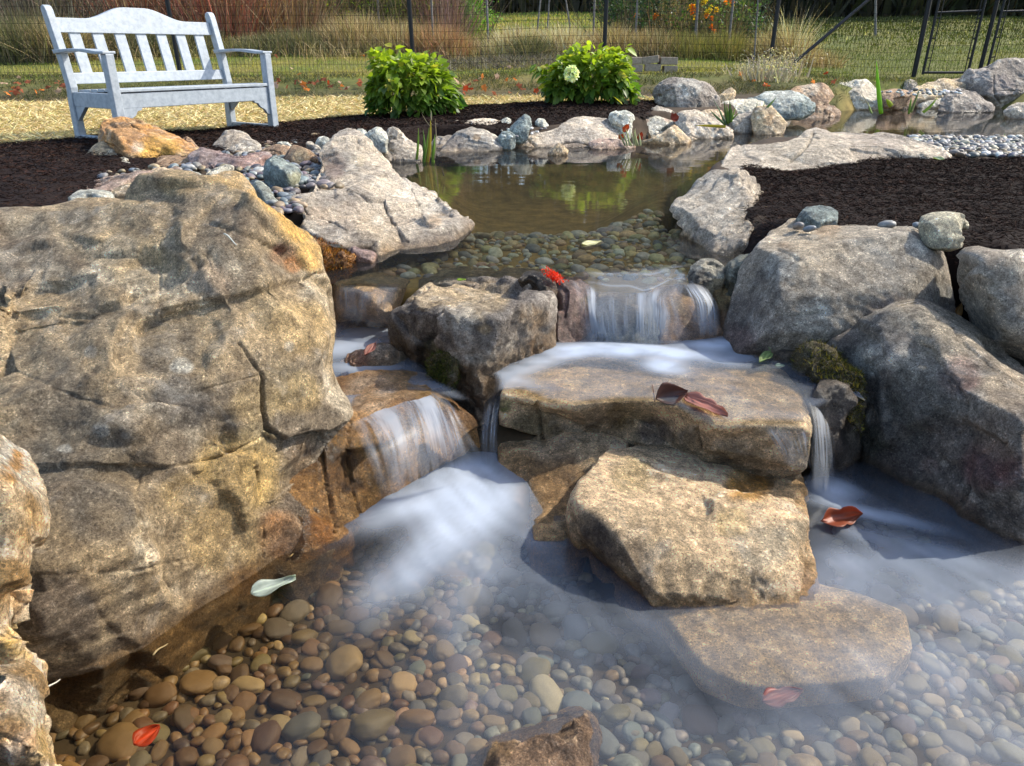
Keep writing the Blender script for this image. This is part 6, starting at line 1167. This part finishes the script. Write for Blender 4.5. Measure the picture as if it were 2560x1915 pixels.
# tall meadow grass in clumps
def clump(name, label, c_, base_px, D, wpx, h, n, cols, lean=.22, cat='grass clump', group='tall grass clumps beyond the fence', dep=.8, wd=.010, part=None, droop=.25):
    x, y = cr(c_, *base_px); P0 = PD(x, y, D); P0[2] = gzf(P0[0], D); w = wpx*CROPS[c_][2]/FPX*D
    a = rng.normal(size=(n, 2))*np.array([w*.30, dep*.35]); a = a[np.hypot(a[:, 0]/(w*.62), a[:, 1]/(dep*.8)) < 1]; n = len(a)
    hh = .84*h*(1-.45*(np.abs(a[:, 0])/(w*.62))**2)*(.55+.5*rng.random(n))
    P = np.stack([P0[0]+a[:, 0], D+a[:, 1], 0*a[:, 0]], -1); P[:, 2] = ground_z(P[:, 0], P[:, 1])
    hh *= 1+.35*fbm(np.stack([P[:, 0]*2.2, P[:, 1]*2, 0*hh], -1), 2); d = np.stack([a[:, 0]/w*.5+.25*fbm(np.stack([P[:, 0]*1.5, P[:, 1]*1.5, 0*hh+7], -1), 2), a[:, 1]*.1, np.ones(n)], -1)+rng.normal(size=(n, 3))*lean*1.5; d /= np.linalg.norm(d, axis=1)[:, None]
    V, F, C = strands(P, d, hh, wd*(.5+rng.random(n)), pick(n, *cols), droop, 3)
    o = newmesh(name, V, F, DRYM, colors=np.clip(C, .01, .7), origin=tuple(P0)); tag(o, label, cat, group); return o
TANG = ([(.72,.58,.36),(.52,.40,.22),(.80,.68,.48),(.22,.16,.08)], [4,3,2,1.5], .2); BRG = ([(.46,.34,.18),(.32,.23,.12),(.58,.46,.27),(.18,.15,.07)], [4,3,2,2], .2)
REDG = ([(.42,.22,.13),(.32,.18,.10),(.50,.36,.22),(.24,.18,.09)], [4,3,2,2], .2); DKG = ([(.19,.17,.09),(.13,.13,.06),(.28,.23,.13),(.09,.10,.04)], [4,3,2,3], .25)
OLG = ([(.26,.24,.08),(.34,.28,.10),(.15,.16,.045),(.42,.32,.12)], [4,3,3,1], .2)
for a in [('pale tan grass mound right of the dark earth patch', 'T3', (60,400), 17.0, 420, .95, 2600, TANG), ('tan grass mound behind the white flowered shrub', 'T3', (430,420), 16.8, 420, .95, 2600, TANG), ('dark centred grass mound between two tan mounds', 'T3', (170,440), 16.2, 260, .7, 1400, DKG),
          ('brownish grass clump just right of the middle fence post', 'T3', (880,450), 16.5, 360, .95, 2400, BRG), ('golden brown grass clump under the single marigolds', 'T3', (1180,470), 16.3, 380, .9, 2400, BRG), ('olive grass clump below the marigold bed', 'T3', (1500,480), 16.2, 420, .85, 2400, OLG), ('olive brown grass clump right of the marigold bed', 'T3', (1850,480), 16.2, 420, .85, 2400, OLG),
          ('brown stemmed grass left of the diagonal brace', 'T4', (230,470), 15.8, 380, 1.0, 2200, BRG), ('tall pale stalks with seed heads behind the fence post', 'T4', (330,430), 15.6, 110, 1.7, 260, TANG), ('sparse rusty grass under the diagonal brace', 'T4', (520,440), 15.8, 320, .6, 900, BRG),
          ('reddish orange grass clump at the dark earth patch', 'T2', (1620,345), 16.6, 420, 1.1, 2600, REDG), ('brown grass clump behind the fence post by the first shrub', 'T2', (1330,340), 16.9, 420, 1.2, 2600, BRG), ('brown grass clump above the ochre lawn, left of the first shrub', 'T2', (950,330), 17.2, 460, 1.3, 2600, BRG), ('dark bent grass clump right of the bench', 'T2', (500,340), 17.0, 560, .85, 2600, DKG), ('dark bent grass clump behind the right bench post', 'T2', (150,335), 16.8, 420, .7, 2000, DKG),
          ('dry brown weeds above the bench back', 'T1', (1600,330), 17.0, 600, 1.0, 2600, DKG), ('dry grey weeds behind the bench top rail', 'T1', (1000,340), 16.6, 700, 1.2, 2800, DKG), ('grey brown weed mass at the left picture edge', 'T1', (200,380), 15.8, 800, 1.5, 4200, DKG), ('bleached weed tangle left of the bench', 'T1', (520,380), 15.9, 500, 1.3, 2000, BRG)]:
    clump('grass_clump', a[0], a[1], a[2], a[3], a[4], a[5], a[6], a[7])
tgp = [(-15, 15.6), (3.6, 15.6), (5.4, 17), (5.5, 21), (-20, 22)]
def tgc(q):
    n = len(q); nn = fbm(np.stack([q[:, 0]*.6, q[:, 1]*.7, 0*q[:, 0]], -1), 3)[:, None]; c = pick(n, *BRG); return c*(1-sst(-.1, .3, nn))+pick(n, *OLG)*sst(-.1, .3, nn)
V, F, C = gblades('', '', tgp, 22000, .62, .008, tgc, .4, segs=3, droop=.4, dens=lambda x, y: .25+.75*sst(-.2, .3, fbm(np.stack([x*.8, y*.9, 0*x], -1), 3)))
tag(newmesh('tall_grass', V, F, DRYM, colors=np.clip(C, .01, .6)), 'brown meadow grass between the clumps beyond the fence', kind='stuff')
# brush behind: bare reddish twigs and leafy shrubs
def brush(name, label, c_, base_px, D, wpx, h, n, cols, leafcols=None, nl=0, lsz=.07, cat='shrub', group=None, mat=LEAFM, flowers=None):
    x, y = cr(c_, *base_px); P0 = PD(x, y, D); P0[2] = gzf(P0[0], D); w = wpx*CROPS[c_][2]/FPX*D
    root = empty(name, tuple(P0)); tag(root, label, cat, group)
    a = rng.normal(size=(n, 2))*np.array([w*.25, .5]); d = np.stack([a[:, 0]/w*.8, a[:, 1]*.3, np.ones(n)], -1)+rng.normal(size=(n, 3))*.18; d /= np.linalg.norm(d, axis=1)[:, None]
    V, F, C = strands(np.stack([a[:, 0], a[:, 1], 0*a[:, 0]], -1), d, h*(.4+.6*rng.random(n)), .016*(.5+rng.random(n)), pick(n, *cols), .05, 3)
    o = newmesh('stems', V, F, DRYM, colors=np.clip(C, .01, .7)); o.parent = root; o['kind'] = 'stuff'
    if nl:
        cl = rng.normal(size=(26, 3))*np.array([w*.26, .45, h*.22])+np.array([0, 0, h*.58]); i = rng.integers(26, size=nl); P = cl[i]+rng.normal(size=(nl, 3))*np.array([w*.10, .2, h*.11]); P[:, 2] = np.abs(P[:, 2])
        Nn = rng.normal(size=(nl, 3)); Nn[:, 2] = np.abs(Nn[:, 2]); Nn /= np.linalg.norm(Nn, axis=1)[:, None]
        V, F, C = leafcloud(P, Nn, lsz*(.6+.8*rng.random(nl)), lsz*.5*(.6+.8*rng.random(nl)), np.clip(pick(nl, *leafcols), .01, .7))
        o = newmesh('foliage', V, F, mat, True, colors=C); o.parent = root
    for fx, fy, fc, fl in (flowers or []):
        q = PD(*cr(c_, fx, fy), D-.5)-P0; m = 26; dd = rng.normal(size=(m, 3)); dd /= np.linalg.norm(dd, axis=1)[:, None]; dd[:, 1] = -abs(dd[:, 1])
        V, F, C = leafcloud(q+dd*.02, dd, np.full(m, .045), np.full(m, .035), pick(m, [fc], None, .08), 0, 0); o = newmesh('bloom', V, F, LEAFM, True, colors=np.clip(C, 0, .9)); o.parent = root
    return root
RT = ([(.30,.10,.07),(.22,.12,.08),(.42,.28,.18),(.18,.12,.08)], [4,3,2,3], .2); RL_ = ([(.30,.07,.05),(.20,.08,.05),(.38,.22,.12)], [3,3,1], .25)
GT = ([(.18,.14,.08),(.12,.10,.06)], [1, 1], .2); GL = ([(.10,.16,.03),(.30,.34,.05),(.16,.20,.05)], [3,2,2], .25); DGL = ([(.03,.075,.03),(.05,.10,.04),(.02,.05,.025)], [3,2,2], .25)
brush('red_twig_shrub', 'dense dark red twiggy shrub above the left half of the bench', 'T1', (1300,300), 18.5, 600, 2.2, 900, RT, RL_, 2600, .05)
brush('red_twig_shrub', 'dense dark red twiggy shrub behind the right bench post', 'T1', (1950,260), 18.5, 620, 2.4, 1100, RT, RL_, 3200, .05)
brush('red_twig_shrub', 'loose rusty brown shrub right of the dark red one', 'T2', (420,300), 19.5, 500, 2.2, 900, ([(.30,.18,.10),(.22,.13,.08),(.36,.27,.17)], [3,3,2], .2), RL_, 500, .05)
brush('bramble_shrub', 'grey leafless thicket at the top left corner', 'T1', (350,300), 18.0, 900, 2.4, 1800, ([(.16,.13,.10),(.11,.09,.07),(.26,.22,.17)], [3,3,2], .2), ([(.16,.14,.09),(.10,.09,.05)], [1,1], .3), 2200, .05)
brush('leafy_shrub', 'yellow green leafy shrub rising above the brown grass', 'T2', (880,230), 20.5, 560, 2.4, 300, GT, GL, 2400, .09)
brush('leafy_shrub', 'green leafy shrub behind the first fence post', 'T2', (1330,200), 21, 420, 2.4, 300, GT, GL, 2000, .09)
brush('leafy_shrub', 'bright green low shrub behind the dark earth patch', 'T2', (1880,90), 22, 330, 1.3, 120, GT, ([(.08,.22,.03),(.16,.30,.04)], [1,1], .2), 1600, .09)
brush('leafy_shrub', 'dusky purple shrub beside the dark earth patch', 'T2', (1650,200), 21, 300, 2.4, 500, ([(.22,.13,.12),(.30,.2,.17)], [1,1], .2), ([(.16,.08,.08),(.26,.16,.13)], [1,1], .2), 900, .06)
brush('leafy_shrub', 'dark green plant with fine leaves left of the marigold bed', 'T3', (950,240), 20, 420, 1.5, 200, GT, DGL, 2600, .08)
brush('leafy_shrub', 'dark green leafy plant with three orange blooms', 'T3', (1180,300), 18.5, 300, 1.7, 200, GT, DGL, 2000, .08, flowers=[(1068,130,(.80,.26,.02),0),(1222,153,(.80,.30,.02),0),(1248,132,(.80,.26,.02),0)])
MF = [(1562,52,1),(1590,50,2),(1550,105,1),(1590,85,1),(1585,152,2),(1670,10,3),(1718,68,3),(1705,94,3),(1682,103,3),(1678,132,1),(1765,84,2),(1722,160,1),(1722,230,1),(1745,265,1),(1842,24,1),(1900,8,1),(1895,40,2),(1645,30,2),(1528,66,2)]
MC = {1:(.85,.27,.02), 2:(.80,.52,.03), 3:(.85,.68,.04)}
brush('marigold_plant', 'tall marigold plants with orange and yellow blooms beyond the fence', 'T3', (1690,330), 17.5, 460, 1.6, 400, GT, ([(.06,.12,.03),(.12,.17,.05),(.10,.06,.04)], [3,2,1], .25), 2600, .07, cat='flowers', flowers=[(x, y, MC[k], 0) for x, y, k in MF])
brush('leafy_shrub', 'dark green plant at the right end of the marigold bed', 'T3', (1990,230), 18.5, 220, 1.5, 120, GT, DGL, 1500, .08)
brush('leafy_shrub', 'low brown shrub between the dark plants beyond the fence', 'T3', (1380,260), 19, 300, 1.2, 500, BRG, ([(.18,.13,.06),(.10,.10,.04)], [1,1], .2), 900, .06)
brush('dried_plant', 'greyish dried flower plant with one red leaf by the far rocks', 'D', (1620,200), 11.2, 330, .30, 200, ([(.40,.34,.27),(.28,.24,.18)], [1,1], .2), ([(.45,.40,.34),(.30,.26,.2)], [1,1], .2), 700, .03, flowers=[(1710,130,(.62,.10,.03),0)])
brush('dried_plant', 'greyish dried plant right of the red leaf by the far rocks', 'D', (1800,160), 11.8, 200, .34, 120, ([(.36,.30,.25),(.28,.24,.18)], [1,1], .2), ([(.42,.36,.32),(.30,.26,.2)], [1,1], .2), 500, .03)
# dark earth patch and debris
ep = [(-1.5, 17.0), (.4, 16.6), (.6, 19), (-.6, 23), (-2.6, 23), (-2.2, 18)]
V, F, C = gblades('', '', ep, 9000, .16, .018, ([(.10,.085,.075),(.06,.05,.045),(.20,.18,.16)], [3,4,1], .3), 2.0)
tag(newmesh('brushwood', V, F, DRYM, colors=np.clip(C, .01, .6)), 'grey twiggy debris on dark earth beyond the fence', kind='stuff')
ep = [(-1.9, 13.8), (1.6, 14.2), (.6, 16.4), (-1.8, 16)]
V, F, C = gblades('', '', ep, 5000, .2, .012, ([(.22,.19,.15),(.10,.085,.07),(.30,.26,.2)], [3,4,1], .3), 2.0)
tag(newmesh('brushwood', V, F, DRYM, colors=np.clip(C, .01, .6)), 'bent grey stalks lying on the lawn beyond the fence', kind='stuff')
# fallen leaves
LMs = []
for k in range(4):
    n = 12; V = [(0, 0, .01)]; 
    for i in range(n): r_ = .05*(1+.35*sin(i*pi*5/n*2+k)); V.append((r_*cos(2*pi*i/n), r_*.8*sin(2*pi*i/n), .012*sin(i*1.7+k)))
    me = bpy.data.meshes.new('fallen_leaf'); me.from_pydata(V, [], [(0, 1+i, 1+(i+1) % n) for i in range(n)]); me.update(); me.shade_smooth(); LMs.append(me)
def leafobj_mat():
    m, nt, out = mat_new('fallen_leaf'); c = N(nt, 'ShaderNodeObjectInfo').outputs['Color']; bs = N(nt, 'ShaderNodeBsdfDiffuse'); tr = N(nt, 'ShaderNodeBsdfTranslucent'); L(nt, c, bs.inputs[0]); L(nt, c, tr.inputs[0])
    mx = N(nt, 'ShaderNodeMixShader'); mx.inputs[0].default_value = .35; L(nt, bs.outputs[0], mx.inputs[1]); L(nt, tr.outputs[0], mx.inputs[2]); L(nt, mx.outputs[0], out.inputs[0]); return m
FLM = leafobj_mat()
for me in LMs: me.materials.append(FLM)
spots = []
for (x0, x1, y0, y1, n, where) in [(0, 60, 200, 248, 10, 'at the left picture edge'), (60, 180, 205, 245, 9, 'left of the bench'), (690, 770, 205, 235, 9, 'right of the bench'), (770, 910, 208, 240, 16, 'between the bench and the first shrub'), (1130, 1350, 200, 245, 22, 'between the two shrubs'), (700, 1300, 120, 200, 7, 'on the lawn beyond the fence'), (1840, 2100, 190, 215, 8, 'near the diagonal brace'), (240, 900, 100, 190, 4, 'on the ochre lawn')]:
    for _ in range(n): spots.append((x0+(x1-x0)*rng.random(), y0+(y1-y0)*rng.random(), where))
for i, (x, y, where) in enumerate(spots):
    D = 9.6
    for _ in range(30): 
        p = PD(x, y, D); z = gzf(p[0], D); 
        if y > 135: D = .7*D+.3*np.clip((CZ-z)/max((CZ-p[2])/D, .006), 8, 24)
        else: D = 16
    p = PD(x, y, D); z = gzf(p[0], D)+.05; k = rng.random(); o = bpy.data.objects.new('fallen_leaf', LMs[i % 4]); COL.objects.link(o); o.location = (p[0], D, z)
    o.rotation_euler = (rng.normal()*.9+.5, rng.normal()*.5, rng.random()*6); s = .5+.6*rng.random(); o.scale = (s, s, s)
    nm, cc = ('scarlet', (.42, .06, .02)) if k < .14 else ('rust brown', (.26, .09, .05)) if k < .65 else ('orange', (.60, .20, .05)) if k < .82 else ('pale tan', (.50, .34, .24))
    o.color = (*cc, 1); tag(o, f'{nm} fallen leaf {where}', 'leaf', 'fallen leaves '+where)
# ================================================================== trees closing the view beyond the lawn (their reflection darkens the pond)
def tree(label, x, y, h, w, cols, n=4200):
    z = gzf(x, y); root = empty('tree', (x, y, z)); tag(root, label, 'tree', 'trees beyond the lawn')
    P = np.array([[0, 0, -.2], [.1, 0, h*.3], [-.1, .1, h*.6], [.05, 0, h*.85]]); o = tube('trunk', P, .22, plain('bark', (.07, .06, .05), .9), None, None, 8, .25); o.parent = root
    cl = rng.normal(size=(34, 3)); cl /= np.linalg.norm(cl, axis=1)[:, None]; cl *= (rng.random((34, 1))**.5); cl = cl*np.array([w*.5, w*.5, h*.42])+np.array([0, 0, h*.56]); i = rng.integers(34, size=n)
    P = cl[i]+rng.normal(size=(n, 3))*np.array([w*.10, w*.10, h*.07]); P[:, 2] = np.maximum(P[:, 2], .3); Nn = rng.normal(size=(n, 3)); Nn /= np.linalg.norm(Nn, axis=1)[:, None]
    s = .62*(.6+.7*rng.random(n)); V, F, C = leafcloud(P, Nn, s, s*.7, np.clip(pick(n, *cols), .01, .4)); o = newmesh('crown', V, F, LEAFM, colors=C); o.parent = root
TC = [([(.075,.085,.03),(.11,.11,.035),(.05,.06,.02)], [3,2,3], .25), ([(.20,.14,.045),(.12,.10,.035),(.24,.15,.04)], [3,3,1], .25)]
names = ['dark green tree in the far wood', 'ochre autumn tree in the far wood']
tx = np.linspace(-46, 52, 29)
for i, x in enumerate(tx):
    y = 40+5*((i*7) % 3)/2+ (3 if i % 2 else 0); i = i*19//29
    pos = 'left' if x < -12 else 'middle' if x < 14 else 'right'
    tree(f'{"tall" if i % 3 else "broad"} {names[i % 3 == 1]}, {pos} part', x, y, 13.5+2*sin(i*2.1), 9.5, TC[i % 3 == 1])
up_ = [(-40, 37), (45, 37), (50, 44), (-45, 44)]
V, F, C = gblades('', '', up_, 26000, 1.6, .14, ([(.05,.05,.025),(.08,.065,.03),(.03,.035,.015)], [3,3,3], .25), .5, segs=2)
tag(newmesh('undergrowth', V, F, GRASSM, colors=np.clip(C, .005, .5)), 'dark undergrowth at the foot of the far wood', kind='stuff')
